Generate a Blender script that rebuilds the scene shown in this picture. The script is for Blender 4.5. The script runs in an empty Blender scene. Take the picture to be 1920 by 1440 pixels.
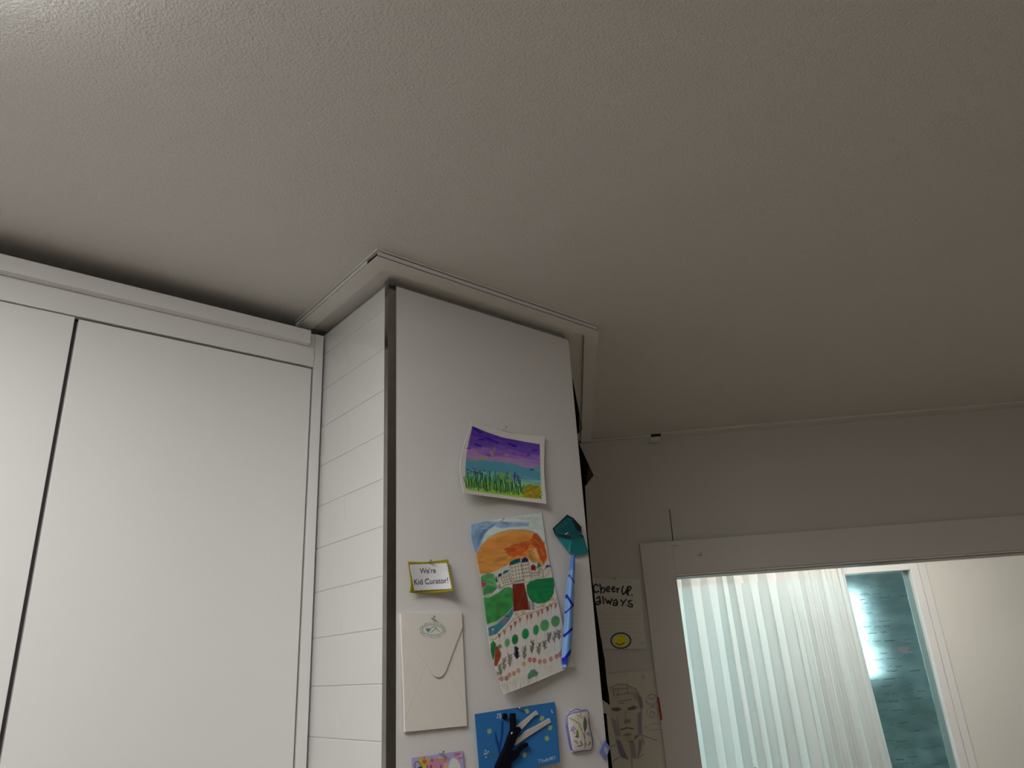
import bpy, bmesh, math, random
import numpy as np
from mathutils import Matrix, Vector

random.seed(7)
SC = bpy.context.scene
COL = SC.collection

# ------------------------------------------------------------------ camera
CZ = 1.62                       # camera height above the floor
F_PX, CX, CY = 1355.87, 960.0, 720.0
def _rot(a, b, c):
    ca, sa, cb, sb, cc, sc = math.cos(a), math.sin(a), math.cos(b), math.sin(b), math.cos(c), math.sin(c)
    f = np.array([-sa*cb, ca*cb, sb]); r = np.array([ca, sa, 0.0]); u = np.cross(r, f)
    return np.array([r*cc+u*sc, -r*sc+u*cc, f])
RM = _rot(-0.708647953, 0.369660881, -0.0613454929)
CAMP = np.array([0.0, 0.0, CZ])
cam = bpy.data.cameras.new('camera'); cam.sensor_width = 36.0; cam.lens = F_PX/1920*36
cam.clip_start = 0.02; cam.clip_end = 100
co = bpy.data.objects.new('camera', cam); COL.objects.link(co)
m = Matrix.Identity(4)
for i in range(3):
    m[i][0], m[i][1], m[i][2], m[i][3] = RM[0][i], RM[1][i], -RM[2][i], CAMP[i]
co.matrix_world = m
SC.camera = co

# ------------------------------------------------------------------ light
w = bpy.data.worlds.new('daylight'); SC.world = w; w.use_nodes = True
bg = w.node_tree.nodes['Background']
bg.inputs[0].default_value = (0.80, 0.93, 1.0, 1); bg.inputs[1].default_value = 4.6
LAMP_MAIN = 14.6                # radiance of the kitchen ceiling lamp (built further down)
FILL_BACK = 3.6                # radiance of an unseen fill lamp added behind the camera
LAMP_NEXT = 20.0                 # radiance of the lamp of the next room
SC.view_settings.view_transform = 'Standard'
SC.view_settings.look = 'None'
SC.view_settings.gamma = 1.0
SC.view_settings.use_curve_mapping = False
SC.view_settings.exposure = 0.0

# ------------------------------------------------------------------ helpers
def ray(px, py):
    px = np.asarray(px, float); py = np.asarray(py, float)
    d = np.stack([(px-CX)/F_PX, -(py-CY)/F_PX, np.ones_like(px)], -1)
    return d @ RM
WA = -0.798346796
U = np.array([math.cos(WA), math.sin(WA), 0.0])        # along the far wall, to the right
N = np.array([-U[1], U[0], 0.0])                       # away from the camera, square to the far wall
YP = 1.293                                             # front of the pillar
def on_y(px, py, y):
    d = ray(px, py); return CAMP + d*(np.asarray(y)/d[..., 1])[..., None]
def on_n(px, py, dist):
    d = ray(px, py); return CAMP + d*(np.asarray(dist)/(d @ N))[..., None]

def lin(c):
    c = c/255.0
    return c/12.92 if c <= 0.04045 else ((c+0.055)/1.055)**2.4
def col(r, g, b, white=128.0, base=0.78):
    """albedo of a colour read in light in which white paper reads `white`"""
    k = base/lin(white)
    return tuple(min(0.95, max(0.004, lin(v)*k)) for v in (r, g, b))

MATS = {}
def mat(name, color, rough=0.6, metal=0.0, spec=0.5, bump=None, attr=None, emit=None, mottle=None, trans=None):
    if name in MATS: return MATS[name]
    M = bpy.data.materials.new(name); M.use_nodes = True
    nt = M.node_tree; b = nt.nodes['Principled BSDF']
    b.inputs['Base Color'].default_value = (*color, 1)
    b.inputs['Roughness'].default_value = rough
    b.inputs['Metallic'].default_value = metal
    b.inputs['Specular IOR Level'].default_value = spec
    tc = nt.nodes.new('ShaderNodeTexCoord')
    if attr:
        a = nt.nodes.new('ShaderNodeAttribute'); a.attribute_name = attr
        nt.links.new(a.outputs['Color'], b.inputs['Base Color'])
    if mottle:                                          # (scale, amount): faint unevenness of the paint
        n = nt.nodes.new('ShaderNodeTexNoise'); n.inputs['Scale'].default_value = mottle[0]; n.inputs['Detail'].default_value = 5
        nt.links.new(tc.outputs['Object'], n.inputs['Vector'])
        r = nt.nodes.new('ShaderNodeMapRange')
        r.inputs['To Min'].default_value = 1-mottle[1]; r.inputs['To Max'].default_value = 1+mottle[1]
        nt.links.new(n.outputs['Fac'], r.inputs['Value'])
        mx = nt.nodes.new('ShaderNodeMix'); mx.data_type = 'RGBA'; mx.blend_type = 'MULTIPLY'; mx.inputs['Factor'].default_value = 1
        mx.inputs['A'].default_value = (*color, 1)
        nt.links.new(r.outputs['Result'], mx.inputs['B'])
        nt.links.new(mx.outputs['Result'], b.inputs['Base Color'])
    if bump:                                            # list of (kind, scale, strength, distance)
        prev = None
        for kind, scale, strength, dist in bump:
            if kind == 'noise':
                t = nt.nodes.new('ShaderNodeTexNoise'); t.inputs['Detail'].default_value = 3; t.inputs['Roughness'].default_value = 0.55
                out = t.outputs['Fac']
            elif kind == 'voronoi':
                t = nt.nodes.new('ShaderNodeTexVoronoi'); out = t.outputs['Distance']; t.feature = 'SMOOTH_F1'
            else:
                t = nt.nodes.new('ShaderNodeTexWave'); t.bands_direction = kind; t.inputs['Distortion'].default_value = 1.0
                t.inputs['Detail Scale'].default_value = 3; out = t.outputs['Fac']
            t.inputs['Scale'].default_value = scale
            nt.links.new(tc.outputs['Object'], t.inputs['Vector'])
            bp = nt.nodes.new('ShaderNodeBump'); bp.inputs['Strength'].default_value = strength; bp.inputs['Distance'].default_value = dist
            nt.links.new(out, bp.inputs['Height'])
            if prev: nt.links.new(prev, bp.inputs['Normal'])
            prev = bp.outputs['Normal']
        nt.links.new(prev, b.inputs['Normal'])
    if emit:
        b.inputs['Emission Color'].default_value = (*emit[0], 1); b.inputs['Emission Strength'].default_value = emit[1]
    if trans:                                           # cloth that lets daylight through
        out = nt.nodes['Material Output']
        t = nt.nodes.new('ShaderNodeBsdfTranslucent'); t.inputs['Color'].default_value = (*trans[0], 1)
        ms = nt.nodes.new('ShaderNodeMixShader'); ms.inputs[0].default_value = trans[1]
        nt.links.new(b.outputs[0], ms.inputs[1]); nt.links.new(t.outputs[0], ms.inputs[2]); nt.links.new(ms.outputs[0], out.inputs[0])
    MATS[name] = M
    return M

def tag(o, label=None, cat=None, group=None, kind=None):
    if label: o['label'] = label
    if cat: o['category'] = cat
    if group: o['group'] = group
    if kind: o['kind'] = kind
    return o
def empty(name, loc, label, cat, group=None):
    o = bpy.data.objects.new(name, None); COL.objects.link(o); o.location = loc; o.empty_display_size = 0.05
    return tag(o, label, cat, group)
def link(name, me, material, parent=None):
    o = bpy.data.objects.new(name, me); COL.objects.link(o)
    if material: me.materials.append(material)
    if parent is not None:
        o.parent = parent
        o.matrix_parent_inverse = Matrix.Translation(-Vector(parent.location))
    return o
def mesh_of(verts, faces, smooth=False):
    me = bpy.data.meshes.new('shape')
    me.from_pydata([tuple(map(float, v)) for v in verts], [], faces); me.update()
    if smooth: me.shade_smooth()
    return me
def fixn(me, bevel=0.0, seg=2):
    bm = bmesh.new(); bm.from_mesh(me)
    bmesh.ops.remove_doubles(bm, verts=bm.verts, dist=1e-6)
    bmesh.ops.recalc_face_normals(bm, faces=bm.faces)
    if bevel > 0:
        bmesh.ops.bevel(bm, geom=list(bm.edges), offset=bevel, segments=seg, affect='EDGES', profile=0.5, clamp_overlap=True)
    bm.to_mesh(me); bm.free(); me.update(); return me
BOXF = [(0,3,2,1),(4,5,6,7),(0,1,5,4),(1,2,6,5),(2,3,7,6),(3,0,4,7)]
def box(name, x0, x1, y0, y1, z0, z1, material, parent=None, bevel=0.0):
    v = [(x0,y0,z0),(x1,y0,z0),(x1,y1,z0),(x0,y1,z0),(x0,y0,z1),(x1,y0,z1),(x1,y1,z1),(x0,y1,z1)]
    return link(name, fixn(mesh_of(v, BOXF), bevel), material, parent)
def fw(a, d, z):
    p = N*d + U*a; return (p[0], p[1], z)
def obox(name, a0, a1, d0, d1, z0, z1, material, parent=None, bevel=0.0):
    """box in the frame of the far wall: a along it, d depth"""
    v = [fw(a0,d0,z0),fw(a1,d0,z0),fw(a1,d1,z0),fw(a0,d1,z0),fw(a0,d0,z1),fw(a1,d0,z1),fw(a1,d1,z1),fw(a0,d1,z1)]
    return link(name, fixn(mesh_of(v, BOXF), bevel), material, parent)
def prism(name, poly, z0, z1, material, parent=None, bevel=0.0):
    n = len(poly)
    v = [(x,y,z0) for x,y in poly]+[(x,y,z1) for x,y in poly]
    f = [tuple(range(n-1,-1,-1)), tuple(range(n,2*n))]+[(i,(i+1)%n,n+(i+1)%n,n+i) for i in range(n)]
    return link(name, fixn(mesh_of(v, f), bevel), material, parent)
def slab_px(name, pts, y_back, y_front, material, parent=None, plane=on_y, bevel=0.0):
    """flat cut-out whose outline is measured on its front face; stands between two depths"""
    p = np.array(pts, float); fr = plane(p[:,0], p[:,1], y_front)
    bk = fr.copy()
    ax = np.array([0,1.0,0]) if plane is on_y else N
    bk = bk + ax*(y_back-y_front)
    n = len(pts)
    f = [tuple(range(n)), tuple(range(2*n-1,n-1,-1))]+[(i,n+i,n+(i+1)%n,(i+1)%n) for i in range(n)]
    return link(name, fixn(mesh_of(np.vstack([fr,bk]), f), bevel), material, parent)
def tube(name, pts, r, material, parent=None, nseg=8, taper=None):
    pts = [Vector(p) for p in pts]; v=[]; f=[]
    for i,p in enumerate(pts):
        t = (pts[min(i+1,len(pts)-1)]-pts[max(i-1,0)]).normalized()
        a = t.orthogonal().normalized(); b = t.cross(a)
        rr = r if taper is None else r*taper[i]
        for k in range(nseg):
            th = 2*math.pi*k/nseg; v.append(p+a*math.cos(th)*rr+b*math.sin(th)*rr)
    for i in range(len(pts)-1):
        for k in range(nseg):
            f.append((i*nseg+k, i*nseg+(k+1)%nseg, (i+1)*nseg+(k+1)%nseg, (i+1)*nseg+k))
    f.append(tuple(range(nseg))); f.append(tuple(range(len(v)-1, len(v)-nseg-1, -1)))
    me = fixn(mesh_of(v, f)); me.shade_smooth(); return link(name, me, material, parent)
def lathe_pts(prof, org, ax, nseg=10):
    ax = Vector(ax).normalized(); a = ax.orthogonal().normalized(); b = ax.cross(a); org = Vector(org)
    v=[]; f=[]
    for r,h in prof:
        for k in range(nseg):
            th = 2*math.pi*k/nseg; v.append(org+ax*h+(a*math.cos(th)+b*math.sin(th))*r)
    for i in range(len(prof)-1):
        for k in range(nseg):
            f.append((i*nseg+k, i*nseg+(k+1)%nseg, (i+1)*nseg+(k+1)%nseg, (i+1)*nseg+k))
    f.append(tuple(range(nseg))); f.append(tuple(range(len(v)-1, len(v)-nseg-1, -1)))
    return v, f

# ---- artwork: flat paint on paper, evaluated at the points of the sheet's own mesh
_rs = np.random.RandomState(3); _grid = _rs.rand(256, 256)
def vnoise(x, y):
    xi = np.floor(x).astype(int); yi = np.floor(y).astype(int); fx = x-xi; fy = y-yi
    fx = fx*fx*(3-2*fx); fy = fy*fy*(3-2*fy)
    g = lambda i,j: _grid[i & 255, j & 255]
    return (g(xi,yi)*(1-fx)+g(xi+1,yi)*fx)*(1-fy)+(g(xi,yi+1)*(1-fx)+g(xi+1,yi+1)*fx)*fy
def sstep(d, w): return np.clip(0.5-d/(2*w), 0, 1)
class Art:
    def __init__(s, P, base):
        s.P = P; s.C = np.tile(np.array(base, float), (len(P),1)); s.o = (0,0,1)
    def at(s, ox, oy, k): s.o = (ox, oy, k)
    def T(s, pts): p = np.array(pts, float); return p/s.o[2]+np.array(s.o[:2])
    def xy(s): return (s.P[:,0]-s.o[0])*s.o[2], (s.P[:,1]-s.o[1])*s.o[2]
    def put(s, cov, c, idx=None):
        c = np.array(c, float)
        if idx is None: s.C += (c-s.C)*cov[:,None]
        else: s.C[idx] += (c-s.C[idx])*cov[:,None]
    def near(s, p, pad):
        lo = p.min(0)-pad; hi = p.max(0)+pad
        return np.nonzero((s.P[:,0]>lo[0])&(s.P[:,0]<hi[0])&(s.P[:,1]>lo[1])&(s.P[:,1]<hi[1]))[0]
    def segd(s, Q, p, closed=False):
        d = np.full(len(Q), 1e9); n = len(p)
        for i in range(n if closed else n-1):
            a = p[i]; b = p[(i+1)%n]; ab = b-a; L = max(ab@ab, 1e-9)
            t = np.clip(((Q-a)@ab)/L, 0, 1); d = np.minimum(d, np.linalg.norm(Q-a-t[:,None]*ab, axis=1))
        return d
    def stroke(s, pts, wpx, c, alpha=1.0, soft=0.45, closed=False):
        p = s.T(pts); wd = wpx/s.o[2]/2; idx = s.near(p, wd+2)
        if len(idx): s.put(sstep(s.segd(s.P[idx], p, closed)-wd, soft)*alpha, c, idx)
    def inside(s, Q, p):
        ins = np.zeros(len(Q), bool); n = len(p)
        for i in range(n):
            a = p[i]; b = p[(i+1)%n]
            cond = (a[1]>Q[:,1]) != (b[1]>Q[:,1])
            xx = (b[0]-a[0])*(Q[:,1]-a[1])/((b[1]-a[1]) if abs(b[1]-a[1])>1e-9 else 1e-9)+a[0]
            ins ^= cond & (Q[:,0]<xx)
        return ins
    def poly(s, pts, c, alpha=1.0, soft=0.5, mod=0.0, mscale=0.2, dirx=1.0, diry=1.0):
        p = s.T(pts); idx = s.near(p, 2)
        if not len(idx): return
        Q = s.P[idx]; d = s.segd(Q, p, True); d = np.where(s.inside(Q, p), -d, d)
        cov = sstep(d, soft)*alpha
        if mod:
            nz = vnoise(Q[:,0]*mscale*dirx+11, Q[:,1]*mscale*diry+5)
            cc = np.array(c)[None,:]*(1+mod*(nz-0.5)*2)[:,None]
            s.C[idx] += (np.clip(cc,0,0.95)-s.C[idx])*cov[:,None]
        else: s.put(cov, c, idx)
    def ell(s, cx, cy, rx, ry, c, alpha=1.0, soft=0.6, rot=0.0, mod=0.0):
        t = np.linspace(0, 2*math.pi, 21)[:-1]; cr, sr = math.cos(rot), math.sin(rot)
        s.poly([(cx+rx*math.cos(a)*cr-ry*math.sin(a)*sr, cy+rx*math.cos(a)*sr+ry*math.sin(a)*cr) for a in t], c, alpha, soft, mod)

def polyl(pts, t, mode):
    p = np.array(pts, float)
    if mode == 'x': k = (p[:,0]-p[0,0])/(p[-1,0]-p[0,0])
    elif mode == 'y': k = (p[:,1]-p[0,1])/(p[-1,1]-p[0,1])
    else:
        L = np.concatenate([[0], np.cumsum(np.linalg.norm(np.diff(p,axis=0),axis=1))]); k = L/L[-1]
    return np.stack([np.interp(t,k,p[:,0]), np.interp(t,k,p[:,1])], -1)
def smooth_pl(pts, n=24):
    """smooth curve through a few points"""
    p = np.array(pts, float)
    if len(p) == 2: return p
    q = np.vstack([2*p[0]-p[1], p, 2*p[-1]-p[-2]]); out=[]
    for i in range(1, len(q)-2):
        for t in np.linspace(0,1,n//(len(p)-1)+2)[:-1]:
            a,b,c,d = q[i-1:i+3]
            out.append(0.5*((2*b)+(-a+c)*t+(2*a-5*b+4*c-d)*t*t+(-a+3*b-3*c+d)*t**3))
    out.append(p[-1]); return np.array(out)
PAPER = mat('painted_paper', (.8,.8,.8), 0.85, spec=0.2, attr='Col')
SURF = {}
def sheet(name, top, bottom, left, right, art, base, stand, plane=on_y, depth=YP, cell=1.0, parent=None,
          thick=0.0006, tb='x', lr='y', material=None, smooth=True, stand_at=None):
    """a sheet bounded by four measured edges; stand(s,t) is how far each point lifts off the wall"""
    if smooth: top, bottom, left, right = [smooth_pl(e) for e in (top, bottom, left, right)]
    else: top, bottom, left, right = [np.array(e, float) for e in (top, bottom, left, right)]
    L = lambda e: np.linalg.norm(np.diff(e,axis=0),axis=1).sum()
    nu = max(4, int(max(L(top),L(bottom))/cell)); nv = max(4, int(max(L(left),L(right))/cell))
    k9 = np.linspace(0,1,9)
    nv = max(nv, int(np.linalg.norm(polyl(bottom,k9,tb)-polyl(top,k9,tb),axis=1).max()/cell))
    nu = max(nu, int(np.linalg.norm(polyl(right,k9,lr)-polyl(left,k9,lr),axis=1).max()/cell))
    s = np.linspace(0,1,nu+1); t = np.linspace(0,1,nv+1)
    Tp = polyl(top,s,tb); Bp = polyl(bottom,s,tb); Lp = polyl(left,t,lr); Rp = polyl(right,t,lr)
    S, Tt = np.meshgrid(s, t)
    S3 = S[...,None]; T3 = Tt[...,None]
    P = (1-T3)*Tp[None]+T3*Bp[None]+(1-S3)*Lp[:,None]+S3*Rp[:,None] \
        - ((1-S3)*(1-T3)*Tp[0]+S3*(1-T3)*Tp[-1]+(1-S3)*T3*Bp[0]+S3*T3*Bp[-1])
    P = P.reshape(-1,2); st = np.asarray(stand(S, Tt)).reshape(-1)+0*S.reshape(-1)
    if stand_at is not None: st = stand_at(P)          # lift given at the measured points themselves
    W = plane(P[:,0], P[:,1], depth-st)
    A = Art(P, base)
    if art: art(A)
    W0 = nu+1
    idx = np.arange((nu+1)*(nv+1)).reshape(nv+1, nu+1)
    q = np.stack([idx[1:,:-1], idx[1:,1:], idx[:-1,1:], idx[:-1,:-1]], -1).reshape(-1,4)
    rim = np.concatenate([idx[0,:-1], idx[:-1,-1], idx[-1,:0:-1], idx[:0:-1,0]])
    ax = np.array([0,1.0,0]) if plane is on_y else N
    nb = len(W); back = W[rim]+ax*thick
    r = np.arange(len(rim)); rn = (r+1) % len(rim)
    q2 = np.stack([rim[r], rim[rn], nb+rn, nb+r], -1)
    V = np.vstack([W, back]); Q = np.vstack([q, q2])
    me = bpy.data.meshes.new('sheet')
    me.vertices.add(len(V)); me.vertices.foreach_set('co', V.reshape(-1))
    me.loops.add(Q.size); me.loops.foreach_set('vertex_index', Q.reshape(-1).astype(np.int32))
    me.polygons.add(len(Q)); me.polygons.foreach_set('loop_start', np.arange(0,Q.size,4,dtype=np.int32))
    me.update(calc_edges=True); me.shade_smooth()
    at = me.color_attributes.new('Col', 'FLOAT_COLOR', 'POINT')
    C = np.vstack([A.C, A.C[rim]]); at.data.foreach_set('color', np.hstack([C, np.ones((len(C),1))]).reshape(-1))
    return link(name, me, material or PAPER, parent)

def glyphs(text, size=1.0):
    cu = bpy.data.curves.new('t', 'FONT'); cu.body = text; cu.size = size; cu.resolution_u = 4
    o = bpy.data.objects.new('t', cu); COL.objects.link(o)
    dg = bpy.context.evaluated_depsgraph_get(); ev = o.evaluated_get(dg); me = ev.to_mesh()
    v = np.array([x.co[:2] for x in me.vertices]).reshape(-1,2); f = [tuple(p.vertices) for p in me.polygons]
    ev.to_mesh_clear(); bpy.data.objects.remove(o); bpy.data.curves.remove(cu)
    return v, f
def print_text(name, text, mapping, depth, material, parent, plane=on_y):
    v, f = glyphs(text); x0, x1 = v[:,0].min(), v[:,0].max(); cap = 0.70
    px = mapping((v[:,0]-x0)/(x1-x0), v[:,1]/cap)
    dd = depth(px) if callable(depth) else depth
    return link(name, mesh_of(plane(px[:,0], px[:,1], dd), f), material, parent)

# ------------------------------------------------------------------ materials
WHITE_LAC = mat('white_lacquer', (.80,.80,.79), 0.42, spec=0.4)
CARCASS = mat('raw_board', (.16,.13,.10), 0.9)
TILE = mat('white_glazed_tile', (.75,.75,.738), 0.16, spec=0.5)
GROUT = mat('grout', (.66,.66,.64), 0.9)
CEIL = mat('ceiling_paper', (.74,.725,.70), 0.42, spec=0.6, bump=[('noise', 240, 0.65, 0.004), ('noise', 600, 0.25, 0.002)])
WALLM = mat('wall_paint', (.66,.635,.60), 0.75, mottle=(3, .04), bump=[('noise', 260, 0.15, 0.002)])
PANEL = mat('woven_wallpaper', (.80,.79,.775), 0.8, spec=0.2, bump=[('DIAGONAL', 260, 0.35, 0.0012), ('noise', 420, 0.25, 0.0015)])
STEEL = mat('polished_steel', (.33,.315,.29), 0.18, metal=1.0, mottle=(30, .25))
TRIMM = mat('white_trim', (.75,.74,.715), 0.5, spec=0.35)
CASING = mat('casing_paint', (.71,.685,.65), 0.5, mottle=(6, .04))
VOID_SHADE = mat('void_shade', (.02,.018,.015), 0.9)  # near-black colour stands for the shade inside the hollow trims
FLOORM = mat('wood_floor', (.42,.34,.26), 0.5, mottle=(8, .25))
INK = mat('black_ink', (.012,.012,.016), 0.7)
LOGO = mat('green_ink', (.03,.20,.16), 0.8)
PINM = mat('clear_pin', (.55,.55,.53), 0.15, metal=.6)
PINSTEEL = mat('pin_steel', (.5,.5,.48), 0.25, metal=1.0)
DIFF = mat('lamp_diffuser', (.9,.9,.9), 0.5, emit=((1.0,.985,.965), LAMP_MAIN))
DIFF3 = mat('fill_lamp_diffuser', (.9,.9,.9), 0.5, emit=((1.0,.98,.95), FILL_BACK))
DIFF2 = mat('lamp_diffuser_next', (.9,.9,.9), 0.5, emit=((1.0,.97,.92), LAMP_NEXT))

# ------------------------------------------------------------------ the setting
ZC = CZ+0.866                   # ceiling
ZB = CZ+0.845                   # underside of the ceiling trim
def S(o): o['kind'] = 'structure'; return o
S(box('floor', -2.7, 8.0, -3.0, 6.0, -0.08, 0.0, FLOORM))
S(box('ceiling', -2.7, 8.0, -3.0, 6.0, ZC, ZC+0.08, CEIL))
S(box('wall_left', -2.7, -2.6, -2.7, 2.3, 0, ZC, WALLM))
S(box('wall_back', -2.6, 5.4, -2.7, -2.6, 0, ZC, WALLM))
S(box('wall_cabinet', -2.6, 0.75, 2.25, 2.35, 0, ZC, WALLM))
S(box('wall_right', 5.30, 5.40, -2.6, -1.05, 0, ZC, WALLM))

# pillar core: tiled on its left, papered on its front, running back to the far wall on its right
pillar = S(prism('wall_pillar', [(.7533,1.301),(1.327,1.301),(2.14,2.125),(2.14,2.35),(.7533,2.35)], 0, CZ+.8345, GROUT))
prism('pillar_top', [(.766,1.313),(1.322,1.313),(2.14,2.137),(2.14,2.35),(.766,2.35)], CZ+.8345, ZC, WALLM, pillar)
# wall tiles, 0.1 high, running bond, on the left face
TZ0 = CZ+0.6798
rows = []
k = 0
for i in range(-2, 16):
    z1 = TZ0-0.1*i; z0 = z1-0.1
    if z1 > CZ+.8385: z1 = CZ+.8385
    if z0 < 0.0: break
    cuts = [1.2965, 1.4875, 1.7875, 2.0875] if i % 2 == 1 else [1.2965, 1.6375, 1.9375]
    for j in range(len(cuts)-1):
        g = 0.0011
        box('tile', .752, .760, cuts[j]+(g if j else 0), cuts[j+1]-g, z0+g, z1-g, TILE, pillar, bevel=0.0009)
# papered front board with softened edges
bp_ = [(.7715,0),(1.328,0)]+[(1.328-.010+.010*math.cos(t), CZ+.8385-.010+.010*math.sin(t)) for t in np.linspace(0,math.pi/2,7)]+[(.7715+.004-.004*math.sin(t), CZ+.8385-.004+.004*math.cos(t)) for t in np.linspace(0,math.pi/2,4)]
nb2 = len(bp_)
mb = mesh_of([(x,1.2935,z) for x,z in bp_]+[(x,1.3012,z) for x,z in bp_], [tuple(range(nb2)), tuple(range(2*nb2-1,nb2-1,-1))]+[(k_,nb2+k_,nb2+(k_+1)%nb2,(k_+1)%nb2) for k_ in range(nb2)])
bmb = bmesh.new(); bmb.from_mesh(mb); bmesh.ops.recalc_face_normals(bmb, faces=bmb.faces)
fe = [e for e in bmb.edges if all(v.co.y < 1.295 for v in e.verts) and not all(v.co.x < .772 for v in e.verts)]
bmesh.ops.bevel(bmb, geom=fe, offset=.003, segments=3, affect='EDGES', profile=.5); bmb.to_mesh(mb); bmb.free()
link('papered_board', mb, PANEL, pillar)

# polished corner strip
corner = S(prism('trim_1', [(.7508,1.2925),(.7713,1.2925),(.7713,1.2945),(.7528,1.2945),(.7528,1.3085),(.7508,1.3085)], 0, CZ+.8490, STEEL))

# hollow ceiling trim around the pillar and back to the far wall
O = [(.678,1.64),(.678,1.216),(1.375,1.222),(2.127,2.000)]
I = [(.7156,1.64),(.7156,1.2596),(1.356,1.2596),(2.098,2.028)]
Wl = [(.7655,1.64),(.7655,1.3125),(1.3265,1.3125),(2.06,2.06)]
trim2 = S(prism('trim_2', I[:]+Wl[::-1], CZ+.8570, ZC, TRIMM))          # recessed inner strip
def strip(name, A, B, z0, z1, material, parent, bevel=0): return prism(name, list(A)+list(B)[::-1], z0, z1, material, parent, bevel)
def inset(P, Q, d):
    out = []
    for a, b in zip(P, Q):
        v = np.array(b)-np.array(a); out.append(tuple(np.array(a)+v/np.linalg.norm(v)*d))
    return out
strip('bottom_plate', O, I, ZB, ZB+.0028, TRIMM, trim2)
Oi = inset(O, I, .0002); Oj = inset(O, I, .0022)
strip('top_plate', inset(O,I,-.0012), I, ZC-.0036, ZC, TRIMM, trim2)
strip('shade_web', inset(O,I,.011), inset(O,I,.0125), ZB+.0028, ZC-.0036, VOID_SHADE, trim2)
def lerp(p, q, t): return (p[0]+(q[0]-p[0])*t, p[1]+(q[1]-p[1])*t)
def face(p0, q0, p1, q1, t0, t1):
    strip('face_strip', [lerp(p0,p1,t0), lerp(p0,p1,t1)], [lerp(q0,q1,t0), lerp(q0,q1,t1)], ZB+.0052, ZC-.0062, TRIMM, trim2)
face(Oi[0],Oj[0],Oi[1],Oj[1], 0, .895)
face(Oi[1],Oj[1],Oi[2],Oj[2], 0.0, .993)
face(Oi[2],Oj[2],Oi[3],Oj[3], .02, 1)

# far wall with its wide opening
DW = 3.0
ZH = CZ+.2870                   # underside of the door head
wf = S(obox('wall_far', -.10, .330, DW, DW+.12, 0, ZC, WALLM))
def wpiece(name, *a): return obox(name, *a, WALLM, wf)
wpiece('wall_over_opening', .330, 2.30, DW, DW+.12, ZH, ZC)
wpiece('wall_beside_opening', 2.30, 5.10, DW, DW+.12, 0, ZC)
CRACK = mat('crack', (.05,.04,.03), 0.95)
slab_px('crack', [(1254.5,955),(1256,955),(1263,1016),(1261.2,1016)], DW, DW-.0006, CRACK, wf, on_n)
slab_px('crack', [(1246,1017.2),(1262,1014.5),(1290,1013.2),(1262,1016.6)], DW, DW-.0008, CRACK, wf, on_n)
door = S(obox('door_1', .2060, .3330, DW-.02, DW+.13, 0, CZ+.4239, CASING, bevel=.0015))   # left jamb of the casing
obox('head', .3330, 2.30, DW-.02, DW+.13, CZ+.2960, CZ+.4239, CASING, door, bevel=.0015)
obox('right_jamb', 2.30, 2.43, DW-.02, DW+.13, 0, CZ+.4239, CASING, door, bevel=.0015)
obox('bead', .3330, 2.30, DW-.013, DW-.004, CZ+.2890, CZ+.2962, mat('bead_painted_light', (.84,.82,.78), .35), door, bevel=.003)  # brighter than the casing: light from the next room put into the colour
obox('track', .3330, 2.30, DW+.000, DW+.10, CZ+.2860, CZ+.2962, mat('track_painted_shade', (.22,.19,.15), .45, metal=.4), door)  # dark colour paints in the shade of the track groove
SMUDGE = mat('scuff', (.47,.44,.39), 0.9)
slab_px('scuff_mark', [(1306,1041),(1313,1038),(1314.5,1033),(1315.5,1033),(1316,1043),(1311,1042.5)], DW-.02, DW-.0206, SMUDGE, door, on_n)
slab_px('scuff_mark', [(1258,1021),(1266,1023),(1276,1021.5),(1266,1025)], DW-.02, DW-.0206, SMUDGE, door, on_n)

# trim along the top of the far wall: hollow strip on the left, thin cove to the right
t3 = S(obox('trim_3', -.02, .345, DW-.066, DW, ZB, ZB+.0028, TRIMM))
obox('top_plate', -.02, .345, DW-.066, DW, ZC-.0036, ZC, TRIMM, t3)
obox('face_strip', .03, .302, DW-.065, DW-.062, ZB+.0045, ZC-.0055, TRIMM, t3)
obox('shade_web', .03, .345, DW-.045, DW-.043, ZB+.0028, ZC-.0036, VOID_SHADE, t3)
obox('end_bracket', .300, .338, DW-.066, DW-.030, ZB-.011, ZB, TRIMM, t3, bevel=.001)
t4 = S(obox('trim_4', .345, 5.0, DW-.062, DW, ZC-.0085, ZC, TRIMM, bevel=.001))

# ------------------------------------------------------------------ next room
WALL2 = mat('cream_wall', (.74,.72,.67), 0.7)
DN = 4.2
AW0, AW1, ZW1, ZW0 = -.05, 1.7035, CZ+.3525, .35
w2 = S(obox('wall_window', 1.7875, 3.6, DN, DN+.15, 0, ZC, WALL2))
obox('wall_above_window', -.7, 1.7875, DN, DN+.15, ZW1+.075, ZC, WALL2, w2)
obox('wall_beside_window', -.7, AW0-.08, DN, DN+.15, 0, ZW1+.075, WALL2, w2)
obox('wall_below_window', AW0-.08, 1.7875, DN, DN+.15, 0, ZW0-.06, WALL2, w2)
S(obox('wall_next_left', -.8, -.7, DW+.12, DN+.15, 0, ZC, WALL2))
S(obox('wall_next_right', 3.5, 3.6, DW+.12, DN, 0, ZC, WALL2))
FRAMEM = mat('white_window_frame', (.76,.75,.73), 0.45)
win = S(obox('window_1', 1.7035, 1.7460, DN-.008, DN+.08, ZW0-.06, ZW1+.075, FRAMEM, bevel=.002))
obox('frame_cover', 1.7480, 1.7875, DN-.004, DN+.06, ZW0-.06, ZW1+.075, FRAMEM, win, bevel=.002)
obox('frame_head', AW0-.08, 1.7035, DN-.008, DN+.08, ZW1, ZW1+.075, FRAMEM, win, bevel=.002)
obox('frame_sill', AW0-.08, 1.7035, DN-.03, DN+.08, ZW0-.06, ZW0, FRAMEM, win, bevel=.002)
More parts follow.
